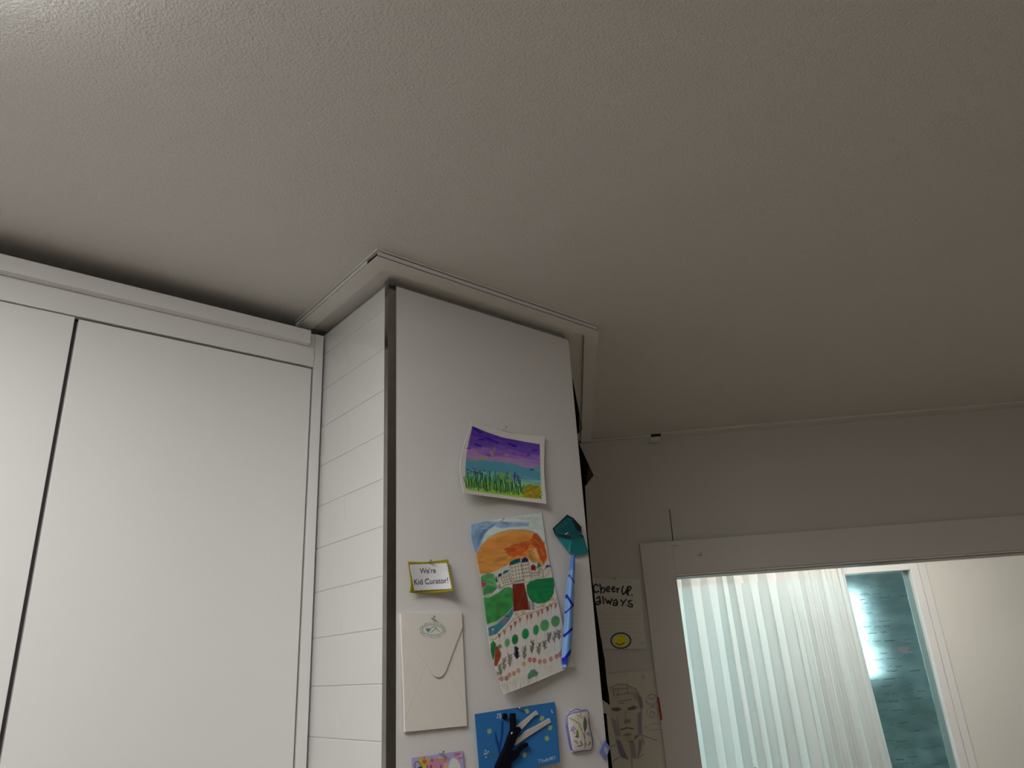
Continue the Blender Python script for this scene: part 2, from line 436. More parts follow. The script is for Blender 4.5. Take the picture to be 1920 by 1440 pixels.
obox('frame_jamb', AW0-.08, AW0, DN-.008, DN+.08, ZW0, ZW1, FRAMEM, win, bevel=.002)
GASK = mat('grey_gasket', (.20,.30,.30), 0.5)
obox('gasket', 1.676, 1.7035, DN+.034, DN+.05, ZW0, ZW1, GASK, win, bevel=.002)
# tinted pane, slightly frosted
GL = bpy.data.materials.new('teal_glass'); GL.use_nodes = True
nt = GL.node_tree; b = nt.nodes['Principled BSDF']
b.inputs['Base Color'].default_value = (.56,.84,.86,1); b.inputs['Transmission Weight'].default_value = 1.0
b.inputs['Roughness'].default_value = 0.36; b.inputs['IOR'].default_value = 1.12; b.inputs['Specular IOR Level'].default_value = .4
tcg = nt.nodes.new('ShaderNodeTexCoord'); mpg = nt.nodes.new('ShaderNodeMapping'); mpg.inputs['Scale'].default_value = (6, 6, 16)
nzg = nt.nodes.new('ShaderNodeTexNoise'); nzg.inputs['Scale'].default_value = 1.0; nzg.inputs['Detail'].default_value = 6; nzg.inputs['Roughness'].default_value = .6
rpg = nt.nodes.new('ShaderNodeValToRGB'); rpg.color_ramp.elements[0].position = .36; rpg.color_ramp.elements[0].color = (.36,.54,.53,1)
rpg.color_ramp.elements[1].position = .62; rpg.color_ramp.elements[1].color = (.62,.88,.87,1)
nt.links.new(tcg.outputs['Object'], mpg.inputs['Vector']); nt.links.new(mpg.outputs[0], nzg.inputs['Vector'])
nt.links.new(nzg.outputs['Fac'], rpg.inputs['Fac']); nt.links.new(rpg.outputs['Color'], b.inputs['Base Color'])
pane = obox('pane', AW0, 1.7035, DN+.040, DN+.044, ZW0, ZW1, GL, win)
# worn marker notes on the pane: illegible dashes in rows
MARK = mat('marker', (.05,.09,.09), 0.8); MARKR = mat('red_marker', (.40,.24,.26), 0.8)
rr = random.Random(5)
vs, fs, vr, fr_ = [], [], [], []
def scribble(V, Fc, a, z, L, h, wd, rr):
    """a run of joined-up handwriting too worn to read"""
    n = max(6, int(L/.0022)); n0 = len(V); f1 = rr.uniform(.9,1.6)
    for i in range(n+1):
        t = i/n; zz = z+h*(math.sin(i*f1)*rr.uniform(.2,1)+rr.uniform(-.7,.7)); aa_ = a+L*t+.0015*math.cos(i*f1*1.1)
        V += [fw(aa_, DN+.0392, zz-wd/2), fw(aa_, DN+.0392, zz+wd/2)]
    for i in range(n): Fc.append((n0+2*i, n0+2*i+2, n0+2*i+3, n0+2*i+1))
z = ZW1-.07
while z > ZW1-.95:
    a = 1.37+rr.random()*.08; end = 1.50+rr.random()*.16
    while a < end:
        L = .012+rr.random()*.05
        if rr.random() < .75: scribble(vs, fs, a, z+rr.uniform(-.005,.005), L, rr.uniform(.002,.006), rr.uniform(.0012,.0032), rr)
        a += L+.006+rr.random()*.02
    z -= .020+rr.random()*.026
for i in range(4): scribble(vr, fr_, 1.55+rr.random()*.03, ZW1-.41+i*.008, .05, .004, .0025, rr)
link('marker_notes', mesh_of(vs, fs), MARK, win); link('red_marker_notes', mesh_of(vr, fr_), MARKR, win)

# added blockers outside the window, shaped to leave a bright gap of sky
OUTW = mat('outside_wall', (.27,.31,.31), 0.9, mottle=(4, .4)); OUTB = mat('outside_brick', (.26,.17,.11), 0.9, mottle=(6, .3))
nb_ = tag(obox('sky_blocker_wall', 1.985, 6.0, 5.6, 5.9, -.5, 4.2, OUTW), 'added dim grey-green wall blocking sky behind the teal window pane', 'sky blocker')
obox('brick_band', 1.975, 6.0, 5.58, 5.6, 1.12, 1.28, OUTB, nb_)
obox('eave_blocker', 1.2, 6.0, 5.2, 5.9, 1.99, 2.25, OUTW, nb_)
tag(obox('sky_blocker_low', 0.6, 2.3, 5.0, 5.19, -.5, 1.42, mat('hedge_blocker', (.26,.30,.31), .95, mottle=(9,.6)), bevel=.08), 'added dark mass blocking sky low behind the teal window pane', 'hedge_blocker')

# curtain: pleated sheer cloth on a rail
CURT = mat('sheer_curtain', (.86,.855,.82), 0.9, spec=.1, trans=((.80,.85,.84), .37))
TAPE = mat('curtain_tape', (.84,.82,.77), 0.9, trans=((.7,.7,.66), .12))
cur = empty('curtain', fw(.8,4.1,0), 'white pleated sheer curtain hanging at the left of the teal window', 'curtain')
rail = tag(obox('curtain_rail', -.1, 2.0, 4.07, 4.13, CZ+.475, CZ+.505, FRAMEM), 'white curtain rail above the sheer curtain, mostly behind the door head', 'rail')
A0, A1 = .18, 1.334
na, nz = 900, 40
ZT = CZ+.47; ZF = .06
ph = [0.0]
aa = np.linspace(0, 1, na+1)
freq = 14+16*np.clip((aa-.66)/.08,0,1)+6*np.exp(-((aa-.42)/.05)**2)
ph = np.cumsum(freq)/na*2*math.pi
dens = np.cumsum(1/(.55+.45*np.clip(freq/14,1,3)))          # bunched folds take less room
aa2 = np.concatenate([[0], dens[:-1]]); aa2 = aa2/aa2[-1]
rsd = np.random.RandomState(8); km = np.interp(ph, np.arange(0, ph[-1]+7, 2*math.pi), .6+.8*rsd.rand(len(np.arange(0, ph[-1]+7, 2*math.pi))))*np.where(aa>.68,.5,1)
V = []
for j in range(nz+1):
    tz = j/nz; z = ZT+(ZF-ZT)*tz
    g = min(1, tz*5)
    amp = (.012+.018*g)*km
    wob = .35*np.sin(2.2*tz+aa*9)*g
    d = 4.105+amp*np.sin(ph+wob)+.008*np.sin(ph*.37+1.3+tz)
    aal = A0+(A1-A0)*aa2+(.002+.0085*g)*km*np.sin(2*ph+wob)+.010*np.sin(ph*.31+1.5*tz)*tz+.055*tz*aa2**3
    V += [fw(a_, d_, z) for a_, d_ in zip(aal, d)]
Fq = [(j*(na+1)+i, (j+1)*(na+1)+i, (j+1)*(na+1)+i+1, j*(na+1)+i+1) for j in range(nz) for i in range(na)]
link('cloth', mesh_of(V, Fq, True), CURT, cur)
V = []
for z in (ZT+.002, CZ+.337):
    d = 4.100+.012*km*np.sin(ph)+.008*np.sin(ph*.37+1.3)
    V += [fw(a_, d_+.008, z) for a_, d_ in zip(A0+(A1-A0)*aa2+.002*km*np.sin(2*ph), d)]
Fq = [(i, na+1+i, na+2+i, i+1) for i in range(na)]
link('heading_tape', mesh_of(V, Fq, True), TAPE, cur)

# post whose tip peeks in at the lower edge
WOODD = mat('dark_wood', (.09,.065,.045), .6)
pc = on_n(1417., 1447., 3.75)
post = empty('wooden_post', (pc[0], pc[1], 0), 'dark wooden post with a peaked tip just peeking in before the curtain', 'post')
zt = float(pc[2])
prism('shaft', [(pc[0]+x, pc[1]+y) for x,y in ((-.014,-.014),(.014,-.014),(.014,.014),(-.014,.014))], .03, zt-.006, WOODD, post, bevel=.002)
v, f = lathe_pts([(.020,-.006),(.020,.0),(.016,.004),(.008,.012),(.003,.017)], (pc[0],pc[1],zt), (0,0,1)); link('tip', mesh_of(v,f,True), WOODD, post)
prism('base', [(pc[0]+x, pc[1]+y) for x,y in ((-.15,-.15),(.15,-.15),(.15,.15),(-.15,.15))], 0, .03, WOODD, post, bevel=.004)

# ------------------------------------------------------------------ lamps (both outside the frame)
def lamp(name, x, y, sx, sy, h, material, label, ang=0.0):
    e = empty(name, (x, y, ZC), label, 'lamp')
    r = lambda a, b_: (x+a*math.cos(ang)-b_*math.sin(ang), y+a*math.sin(ang)+b_*math.cos(ang))
    prism('housing', [r(-sx-.01,-sy-.01), r(sx+.01,-sy-.01), r(sx+.01,sy+.01), r(-sx-.01,sy+.01)], ZC-.012, ZC, TRIMM, e)
    prism('diffuser', [r(-sx,-sy), r(sx,-sy), r(sx,sy), r(-sx,sy)], ZC-h, ZC-.012, material, e, bevel=.004)
lamp('ceiling_lamp', -.370, .435, .32, .45, .042, DIFF, 'wide white ceiling lamp in front of the tall cabinet doors')
lamp('ceiling_lamp', .35, -1.35, .25, .25, .060, DIFF3, 'added square fill lamp at the back of the room')  # invented fill, added to brighten the pillar front
nl = N*3.38+U*1.15
lamp('ceiling_lamp', nl[0], nl[1], .22, .22, .06, DIFF2, 'square white ceiling lamp in the room behind the opening', WA)

# ------------------------------------------------------------------ tall cabinet
cab = empty('tall_cabinet', (-.33,1.9,0), 'tall white handleless cabinet with a cornice beside the tiled pillar', 'cabinet')
XL = -1.40
ZD = CZ+.7315                   # top of the doors
box('carcass', XL, .7205, 1.640, 2.24, .08, CZ+.74, CARCASS, cab)
box('light_block_board', XL, .7500, 1.690, 1.706, CZ+.74, ZC-.002, CARCASS, cab)  # added dark board, keeps light out of the gap above the cabinet
box('plinth', XL, .7205, 1.66, 1.68, 0, .08, WHITE_LAC, cab)
box('side_panel', .7207, .7450, 1.612, 2.24, 0, CZ+.8290, WHITE_LAC, cab, bevel=.0012)
box('fascia', XL, .7196, 1.610, 1.628, CZ+.7348, CZ+.8260, WHITE_LAC, cab, bevel=.0008)
box('cornice', XL, .6985, 1.587, 1.6095, CZ+.7880, CZ+.8235, WHITE_LAC, cab, bevel=.0016)
xs = [(.1945,.7158,0), (-.334,.1868,.0028), (-.862,-.3415,0), (-1.39,-.8695,0)]
for x0, x1, up in xs: box('door', x0, x1, 1.613, 1.633, .09, ZD+up-.0015, WHITE_LAC, cab, bevel=.0012)
GROOVE = mat('grey_finger_groove', (.10,.10,.095), .6)
for x in (.1906, -.338, -.866): box('finger_groove', x-.008, x+.008, 1.634, 1.6395, .09, ZD+.003, GROOVE, cab)

# ------------------------------------------------------------------ pinned sheets on the pillar front
def pin(px, py, stand, label, head=.0035, plane=on_y, depth=YP, ln=.009):
    p = plane(np.array([px]), np.array([py]), np.array([depth-stand-.004]))[0]
    ax = Vector((.12,-1,.28)) if plane is on_y else Vector(-N)+Vector((0,0,.2))
    e = empty('push_pin', tuple(p), label, 'pin', 'push pins')
    v, f = lathe_pts([(head*.35,0),(head*.8,.0006),(head*.8,.0012),(head*.4,.0018),(head*.38,.0042),(head*.62,.005),(head*.66,.0062),(head*.4,.0071)], p, ax)
    link('head', mesh_of(v,f,True), PINM, e)
    tube('needle', [p, Vector(p)-ax.normalized()*ln], .0006, PINSTEEL, e, 6)
    return e

PAPERW = (.80,.785,.745)
# --- watercolour of a meadow under a purple sky
def art_meadow(a):
    a.at(840,760,6.857)
    pl = [(315,265),(500,345),(700,412),(1000,470),(1180,500),(1188,800),(1205,1205),(900,1180),(600,1140),(240,1085),(218,900),(235,640),(272,440)]
    p = a.T(pl); d = a.segd(a.P,p,True); cov = sstep(np.where(a.inside(a.P,p),-d,d),.5)
    x,y = a.xy(); yy = y-.155*(x-230)
    nz = vnoise(x*.006+3, yy*.045+1)*.7+vnoise(x*.02, yy*.1)*.3
    yv = yy+(nz-.5)*150
    stops = [(230,(48,22,105)),(330,(66,40,128)),(470,(86,60,140)),(560,(118,88,150)),(650,(140,108,150)),(690,(70,122,140)),(790,(66,118,138)),(880,(100,150,140)),(960,(96,150,70)),(1060,(120,160,50))]
    ks = [s_[0] for s_ in stops]; cs = np.array([col(*s_[1],white=165) for s_ in stops])
    c = np.stack([np.interp(yv,ks,cs[:,i]) for i in range(3)],-1)
    a.C += (c-a.C)*cov[:,None]
    W=165
    for q,wd in ([((500,425),(640,478)),24],[((350,500),(420,525)),26],[((245,552),(288,552)),16],[((400,440),(470,432)),20],[((780,492),(870,525)),26],[((830,515),(875,522)),22],[((500,640),(545,654)),10],[((1085,578),(1140,582)),20],[((1020,634),(1050,638)),16],[((1055,826),(1095,828)),18],[((320,290),(420,350)),30]):
        a.stroke(q,wd,col(35,22,120,W),.85)
    for q,wd in ([((555,600),(575,630)),34],[((600,550),(595,590)),16],[((400,672),(490,672)),28],[((300,700),(370,712)),20],[((730,630),(770,645)),26]):
        a.stroke(q,wd,col(140,120,40,W),.75,soft=1)
    r = random.Random(2)
    for i in range(120):
        x0 = 225+r.random()*960; sl=.155*(x0-230); y0 = 960+r.random()*120+sl*.8
        a.stroke([(x0,y0),(x0+r.uniform(-25,25),y0-r.uniform(30,110))], 9, col(120,165,55,W) if r.random()<.6 else col(150,185,90,W), .6)
    for i in range(64):
        x0 = 235+i*11.6+r.uniform(-6,6); sl=.155*(x0-230)
        y0 = 1030+r.random()*50+sl*.75; h = r.uniform(110,250)*(1 if x0<900 else .75)
        a.stroke([(x0,y0),(x0-r.uniform(-8,14),y0-h*.5),(x0-r.uniform(-20,34),y0-h)], r.uniform(7,15), col(12,66,52,W), .88)
    for x0,y0,x1,y1 in ((235,812,310,850),(240,880,270,870),(320,810,370,835),(330,850,440,885),(450,830,480,850),(395,840,430,890)):
        a.stroke([(x0,y0),(x1,y1)],12,col(50,20,50,W),.8)
    for x0,y0 in ((860,900),(895,940),(850,935),(905,975)): a.stroke([(x0,y0-35),(x0+6,y0+25)],20,col(40,45,75,W),.75)
    a.stroke([(910,926),(975,930)],6,col(40,60,90,W),.7)
    for x0,y0,rx,ry in ((680,895,34,36),(785,900,26,28),(690,930,24,20),(780,970,30,26)): a.ell(x0,y0,rx,ry,col(110,140,30,W),.8,1)
    a.poly([(965,1180),(985,1040),(1060,1015),(1185,1045),(1195,1110),(1150,1205)],col(128,108,22,W),.92,1.2,.25)
    for i in range(16):
        x0=990+r.random()*170; y0=1050+r.random()*130; a.stroke([(x0,y0),(x0+r.uniform(30,80),y0-r.uniform(15,45))],9,col(150,130,30,W) if i%2 else col(100,80,15,W),.7)
    a.stroke([(1180,1170),(1192,1195)],14,col(20,60,60,W))
o = sheet('watercolour_painting', [(885,789),(945,809),(1022,818)], [(869,925),(945,935),(1025,945)], [(885,789),(868,840),(862,880),(869,925)], [(1022,818),(1020.5,880),(1025,945)],
      art_meadow, PAPERW, lambda s,t: .003+.016*t*(1-s)**1.5+.012*(t**1.5)*(.6+.4*np.abs(s-.5)*2)+.006*(s-.45)**2*4, cell=.75)
tag(o, 'watercolour of a purple sky over green grass, topmost sheet on the pillar', 'painting')
pin(946,803,.006,'push pin holding the purple sky watercolour')

# --- garden painting
def art_garden(a):
    W=150
    a.at(875,950,8)
    x,y = a.xy()
    sky = [(50,250),(520,150),(1130,70),(1145,170),(1200,500),(1240,860),(1120,480),(960,360),(700,335),(480,390),(300,490),(180,620),(130,760),(60,700)]
    a.poly(sky,col(150,165,160,W),.9,1,.12,.12,.4,2)
    a.poly([(60,260),(300,215),(470,230),(340,330),(270,420),(215,560),(170,640),(100,760),(40,700)],col(86,112,140,W),.92,1.5,.22,.15,1,1)
    a.poly([(270,290),(520,225),(940,235),(930,290),(760,300),(520,325),(420,290),(330,320)],col(92,118,150,W),.85,1.5,.2,.15,.4,2)
    a.poly([(190,440),(250,340),(330,300),(420,260),(400,300),(300,360),(240,450),(180,560),(150,600)],col(52,76,122,W),.7,1.5)
    mount = [(170,1000),(140,820),(160,680),(240,560),(330,470),(470,395),(650,350),(850,345),(1000,375),(1100,450),(1170,560),(1205,720),(1215,800),(1130,900),(1060,860),(1000,830),(920,770),(640,860),(440,960),(300,1005)]
    a.poly(mount,col(168,112,56,W),1,.8,.18,.1,.5,2.2)
    a.poly([(240,560),(600,430),(900,430),(1010,500),(700,560),(520,650),(300,700),(180,800)],col(160,100,48,W),.6,2,.2,.12,.5,2)
    a.poly([(560,640),(700,560),(960,500),(1010,400),(1060,400),(1160,570),(1210,740),(1150,860),(1090,760),(1030,620),(960,560),(900,660),(700,760),(620,720)],col(142,54,22,W),.9,1.2,.2,.14,.6,2)
    a.poly([(620,700),(880,600),(900,690),(700,775)],col(165,84,40,W),.6,1.5)
    a.poly([(980,640),(1040,620),(1090,760),(1060,780)],col(190,150,105,W),.7,1.5)
    a.poly([(920,660),(960,700),(1040,820),(990,845),(930,760)],col(118,92,48,W),.85,1.5)
    a.poly([(390,830),(520,760),(620,730),(600,780),(430,850)],col(120,95,55,W),.6,2)
    rq = random.Random(12)
    for i in range(130):                                   # brush marks following the hill
        th = rq.uniform(.25,1.0)*math.pi; q_ = rq.uniform(.35,.97)
        arc = [(690-560*q_*math.cos(math.pi-(th+k*.10))*(-1), 900-540*q_*math.sin(th+k*.10)) for k in range(3)]
        ok = all(170 < p_[0] < 1180 and p_[1] > 390 and p_[1] < 960 for p_ in arc)
        if ok: a.stroke(arc, rq.uniform(6,16), rq.choice([col(186,134,74,W),col(150,92,40,W),col(170,104,46,W),col(138,74,32,W)]), .38, .8)
    for i in range(34):
        x0 = rq.uniform(640,1150); y0 = 760-(x0-640)*.32+rq.uniform(-60,30)
        if y0 > 470: a.stroke([(x0,y0),(x0+rq.uniform(30,70),y0-rq.uniform(8,26))], rq.uniform(6,14), rq.choice([col(150,50,18,W),col(120,40,16,W),col(170,80,36,W)]), .45, .8)
    for i in range(60):
        x0 = rq.uniform(70,1100); y0 = 300-(x0*.13)+rq.uniform(-40,110)
        if y0 < 330: a.stroke([(x0,y0),(x0+rq.uniform(30,90),y0-rq.uniform(4,16))], rq.uniform(6,14), rq.choice([col(120,145,165,W),col(160,172,165,W),col(84,112,146,W)]), .35, .9)
    a.stroke([(130,860),(150,700),(230,560),(330,455),(470,390),(650,345),(880,345),(1000,375),(1090,440),(1165,560)],5,col(40,45,55,W),.8)
    # houses
    wall = col(152,147,134,W); ink = col(22,22,26,W)
    for pl in ([(640,885),(815,840),(860,1090),(690,1150)],[(820,840),(930,830),(970,1120),(870,1140)],[(965,965),(1060,930),(1140,930),(1140,1050),(980,1075)],[(470,1060),(640,1000),(680,1150),(500,1220)],[(1150,950),(1260,890),(1230,1000),(1150,1070)]):
        a.poly(pl,wall,1,.5); a.stroke(pl,5,ink,.85,closed=True)
    for pl,c in (([(640,885),(650,830),(720,790),(800,770),(810,830)],(14,62,66)),([(820,840),(825,790),(870,755),(920,780),(930,825)],(20,32,70)),([(965,950),(960,890),(1000,865),(1040,895),(1035,960)],(92,24,28)),([(1045,925),(1080,820),(1120,905)],(24,90,82)),([(470,1060),(475,1010),(530,995),(520,1040)],(14,40,58)),([(535,1020),(560,960),(640,945),(620,985)],(16,84,84)),([(1170,930),(1200,870),(1270,880),(1240,900)],(50,44,92)),([(425,1110),(440,1030),(470,1120),(450,1140)],(16,70,60))):
        a.poly(pl,col(*c,W),1,.5)
    r = random.Random(4)
    for (x0,y0),(dx,dy),(ex,ey),nu,nv in (((675,915),(47,-10),(9,55),4,4),((850,880),(33,-5),(10,55),3,4),((985,995),(32,-4),(5,40),4,2),((520,1070),(36,-10),(14,38),4,3),((470,1190),(25,-8),(8,30),2,2),((1080,950),(30,-4),(2,40),2,2)):
        for i in range(nu):
            for j in range(nv):
                cx_=x0+dx*i+ex*j; cy_=y0+dy*i+ey*j
                a.stroke([(cx_-7,cy_-9),(cx_+7,cy_-10),(cx_+7,cy_+10),(cx_-6,cy_+10)],6,ink,.9,closed=True)
    for i in range(8): a.stroke([(710+i*20,1140-i*3),(715+i*20,1105-i*3+(i%2)*14)],10,col(30,30,60,W),.9)
    # bushes
    a.poly([(200,1100),(220,1040),(330,990),(410,1010),(440,1120),(460,1220),(380,1290),(250,1330),(225,1260)],col(70,120,78,W),1,1,.2,.15)
    a.poly([(240,1250),(300,1180),(400,1190),(440,1230),(370,1300),(250,1330)],col(24,86,48,W),.7,2)
    a.poly([(200,1170),(220,1130),(300,1140),(285,1185),(230,1225),(208,1230)],col(128,34,66,W),.95,1.2)
    a.stroke([(215,1125),(270,1112),(350,1130),(410,1160)],7,ink,.8); a.stroke([(240,1330),(330,1330),(400,1280),(445,1220)],8,ink,.85)
    a.poly([(240,1440),(260,1350),(330,1360),(470,1290),(560,1215),(640,1200),(690,1230),(695,1440)],col(46,108,58,W),1,1,.22,.12)
    a.poly([(895,1180),(950,1120),(1050,1085),(1310,1060),(1320,1150),(1305,1300),(1260,1400),(1180,1440),(1000,1440),(930,1360),(900,1260)],col(20,92,52,W),1,.8,.16,.1,.3,2)
    for yy in (1210,1320): a.stroke([(940,yy+10),(1120,yy-10),(1300,yy-40)],10,col(12,66,38,W),.4,1.5)
    a.poly([(690,1160),(860,1140),(920,1440),(690,1440)],col(84,30,20,W),1,.6,.25,.2,2,.4)
    a.stroke([(690,1160),(692,1440)],6,ink,.7); a.stroke([(862,1150),(935,1440)],6,ink,.7)
    a.stroke([(500,1240),(580,1170),(690,1155)],6,ink,.8)
    for i in range(16): a.ell(270+i*13,1345-max(0,i-6)*8+(i%2)*16,8,8,col(130,120,108,W),.9)
    # lower half
    a.at(890,1110,7.2)
    a.poly([(105,80),(300,60),(515,0),(520,190),(470,250),(400,320),(290,400),(165,440),(140,300)],col(44,104,52,W),1,1,.25,.12)
    for cx_,cy_ in ((200,210),(400,180),(280,350)): a.ell(cx_,cy_,70,50,col(28,84,46,W),.4,4)
    a.poly([(710,20),(760,120),(850,160),(950,150),(1040,80),(1060,0),(700,0)],col(20,92,52,W),1,.8,.16)
    a.poly([(520,0),(690,0),(740,240),(630,245),(520,270)],col(84,30,20,W),1,.6,.25,.2,2,.4)
    a.stroke([(690,0),(745,235)],8,ink,.8)
    a.poly([(180,480),(300,430),(400,340),(470,260),(515,200),(520,290),(470,380),(380,480),(290,570),(190,600)],col(38,92,104,W),1,.8,.2)
    a.stroke([(165,455),(290,420),(380,350),(460,250)],7,ink,.7)
    a.stroke([(210,650),(270,640),(330,580),(430,480),(520,370),(660,300),(800,270),(960,215),(1060,150),(1110,95)],7,col(30,50,50,W),.85)
    a.poly([(185,610),(270,600),(230,650),(190,645)],col(140,140,70,W),.6,1.5)
    for cx_,cy_ in ((570,300),(655,275),(925,185),(1048,95)): a.ell(cx_,cy_,30,26,col(140,118,48,W),.8,1.5)
    a.ell(320,270,12,30,col(90,60,50,W),.9,1); a.ell(400,400,40,40,col(90,84,100,W),.85,1.2,.3); a.stroke([(415,320),(460,330)],12,ink,.9); a.ell(425,360,30,24,col(90,84,100,W),.85,1)
    a.ell(245,540,18,40,col(90,84,110,W),.85,1,.2); a.ell(245,505,18,12,col(140,135,130,W),.9)
    for x0 in (740,770,790): a.stroke([(x0,130),(x0+10,235)],14,col(50,44,50,W),.8)
    a.stroke([(800,180),(850,210),(900,190)],6,ink,.7)
    for i,(cx_,cy_) in enumerate([(335,600),(405,550),(485,480),(550,430),(615,385),(705,340),(760,330),(855,295),(905,270),(985,232),(1030,200),(1090,180)]):
        j1,j2,j3=r.uniform(-8,8),r.uniform(-14,10),r.uniform(-10,10)
        a.poly([(cx_-22+j1,cy_-38+j2),(cx_+2,cy_-30),(cx_+22,cy_-46+j3),(cx_+12+j1,cy_+16),(cx_-4+j3,cy_+46+j2)],col(126,58,30,W) if i%3 else col(110,30,22,W),.9,1,.3)
        a.stroke([(cx_,cy_+40),(cx_+4,cy_+95)],4,col(70,62,55,W),.6)
    for cx_,cy_,rx,ry,c in ((440,685,36,58,(66,112,76)),(545,640,44,70,(16,84,44)),(685,565,48,72,(22,96,54)),(828,512,40,70,(28,104,58)),(945,450,62,80,(62,118,74)),(1090,395,60,78,(62,100,62))):
        a.ell(cx_,cy_,rx,ry,col(*c,W),1,1,.1,.15); a.stroke([(cx_,cy_+ry),(cx_+4,cy_+ry+90)],4,col(70,66,60,W),.55)
    def leafy(cx_,cy_,h,c,n=26):
        for i in range(n):
            u_=(i/n-.5)*2; a.stroke([(cx_,cy_+h*(.2-.5*u_)),(cx_+r.choice((-1,1))*r.uniform(14,32),cy_+h*(-.05-.5*u_))],8,c,.8)
        a.stroke([(cx_,cy_-h*.5),(cx_,cy_+h*.8)],5,c,.7)
    for cx_,cy_,h,c in ((345,1030,140,(66,68,58)),(400,950,150,(78,74,64)),(475,900,150,(70,68,58)),(672,800,150,(62,62,50)),(775,720,150,(50,52,50)),(865,745,140,(70,68,52)),(945,700,100,(60,58,60)),(1005,600,120,(64,60,56)),(1080,590,120,(84,78,68)),(1140,560,110,(60,52,50))):
        leafy(cx_,cy_,h,col(*c,W))
    for i in range(90):
        x0=568+r.uniform(-14,14); y0=830+r.uniform(-70,70); a.stroke([(x0,y0),(x0+r.uniform(-34,34),y0-r.uniform(10,40))],8,col(12,10,26,W),.95)
    for cx_,cy_,c in ((745,915,(130,36,46)),(805,920,(128,34,46)),(880,940,(134,76,50)),(945,935,(134,82,58)),(1030,905,(130,66,70)),(1105,870,(126,64,56)),(1150,845,(130,70,64)),(1185,800,(130,70,60)),(470,1120,(132,84,64)),(530,1100,(132,84,64)),(590,1060,(132,90,70)),(365,1170,(128,74,54)),(430,1165,(90,56,44)),(300,1110,(70,56,70)),(315,1180,(110,74,60)),(665,970,(136,106,56))):
        a.ell(cx_,cy_,26,34,col(*c,W),.9,1); a.ell(cx_,cy_,9,13,col(136,120,104,W),.8,.8); a.stroke([(cx_+2,cy_+34),(cx_+4,cy_+110)],4,col(80,72,66,W),.5)
    a.poly([(720,1180),(715,1120),(760,1050),(810,1040),(860,1090),(850,1130),(790,1150),(740,1175)],col(36,88,72,W),.9,1,.4,.5); a.stroke([(750,1170),(740,1220)],5,ink,.7)
    a.poly([(215,700),(250,655),(290,700),(285,760),(260,900),(240,935),(215,860)],col(24,84,46,W),1,.8,.2)
    a.poly([(275,760),(300,720),(330,760),(360,830),(355,880),(300,1000),(260,1000)],col(100,48,30,W),1,.8,.25); a.ell(340,735,28,30,col(48,92,52,W),.9,1)
    for i in range(46):
        x0=300+r.random()*560; y0=1390-(x0-400)*.36-r.random()*130
        a.stroke([(x0,y0),(x0+r.uniform(-18,18),y0-r.uniform(40,90))],3.5,col(70,72,60,W),.5)
    for i in range(70):
        x0=420+r.random()*760; y0=640-(x0-420)*.22+r.random()*420
        a.stroke([(x0,y0),(x0+r.uniform(-10,10),y0-r.uniform(30,80))],3,col(86,82,72,W),.35)
    for i in range(3): a.stroke([(975,1010+i*34),(1080,1000+i*34)],3,col(90,80,70,W),.5)
    a.stroke([(1030,990),(1035,1090)],3,col(90,80,70,W),.5)
o = sheet('garden_painting', [(883,982),(940,972),(1016,961)], [(945,1303),(1010,1277),(1077,1248)], [(883,982),(884,1010),(897,1060),(908,1130),(920,1220),(945,1303)], [(1016,961),(1027,1035),(1045,1120),(1060,1185),(1077,1248)],
      art_garden, (.79,.775,.725), lambda s,t: .003+.020*t*(1-s)+.008*t**2+.010*((1-s)**3)*np.sin(np.clip(t*3,0,1)*math.pi)+.003*s*np.clip(t-.7,0,1)*3, cell=.72)
tag(o, 'long tilted garden painting with an orange hill, white houses and rows of flowers', 'painting')
pin(941,975,.006,'push pin holding the garden painting')

# --- teal folded paper flower with a striped blue stem
fl = empty('paper_flower', tuple(on_y(np.array([1070.]),np.array([1100.]),np.array([YP]))[0]), 'teal folded paper flower on a blue striped paper stem at the pillar edge', 'paper flower')
TEAL = mat('teal_paper', (.016,.27,.31), .6); TEALD = mat('deep_teal_paper', (.007,.12,.155), .6); TEALK = mat('dark_folded_edge', (.006,.018,.028), .7)
def facet(name, pts, material, thick=.0008):
    p = np.array([(1025+x/13.09, 955+y/13.09, st) for x,y,st in pts])
    W_ = on_y(p[:,0], p[:,1], YP-p[:,2]); n=len(p)
    Bk = W_+np.array([0,thick,0])
    f = [tuple(range(n)), tuple(range(2*n-1,n-1,-1))]+[(i,n+i,n+(i+1)%n,(i+1)%n) for i in range(n)]
    return link(name, fixn(mesh_of(np.vstack([W_,Bk]), f)), material, fl)
facet('petal', [(190,600,.006),(610,700,.016),(575,1060,.012),(530,1030,.008)], TEAL)
facet('petal', [(610,690,.016),(860,610,.010),(905,665,.006),(1035,1080,.004),(1030,1100,.004),(700,1140,.010),(570,1060,.012)], TEAL)
facet('petal', [(150,470,.010),(505,140,.010),(660,225,.013),(855,450,.010),(860,620,.013),(610,695,.022),(200,588,.014)], TEALD)
facet('fold_edge', [(150,470,.011),(505,130,.011),(660,215,.014),(645,240,.0142),(505,175,.0115),(185,470,.0115),(215,590,.0148),(195,595,.0145)], TEALK)
facet('fold_edge', [(660,215,.0142),(855,435,.0112),(850,560,.0125),(760,520,.016),(650,280,.0155)], TEALK)
facet('fold_edge', [(200,582,.0146),(610,672,.0226),(600,700,.0227),(210,608,.0146)], mat('dark_red_edge', (.05,.008,.012), .7))
facet('fold_edge', [(850,600,.0125),(870,640,.010),(905,655,.0075),(890,690,.0085),(840,650,.0135)], TEALK)
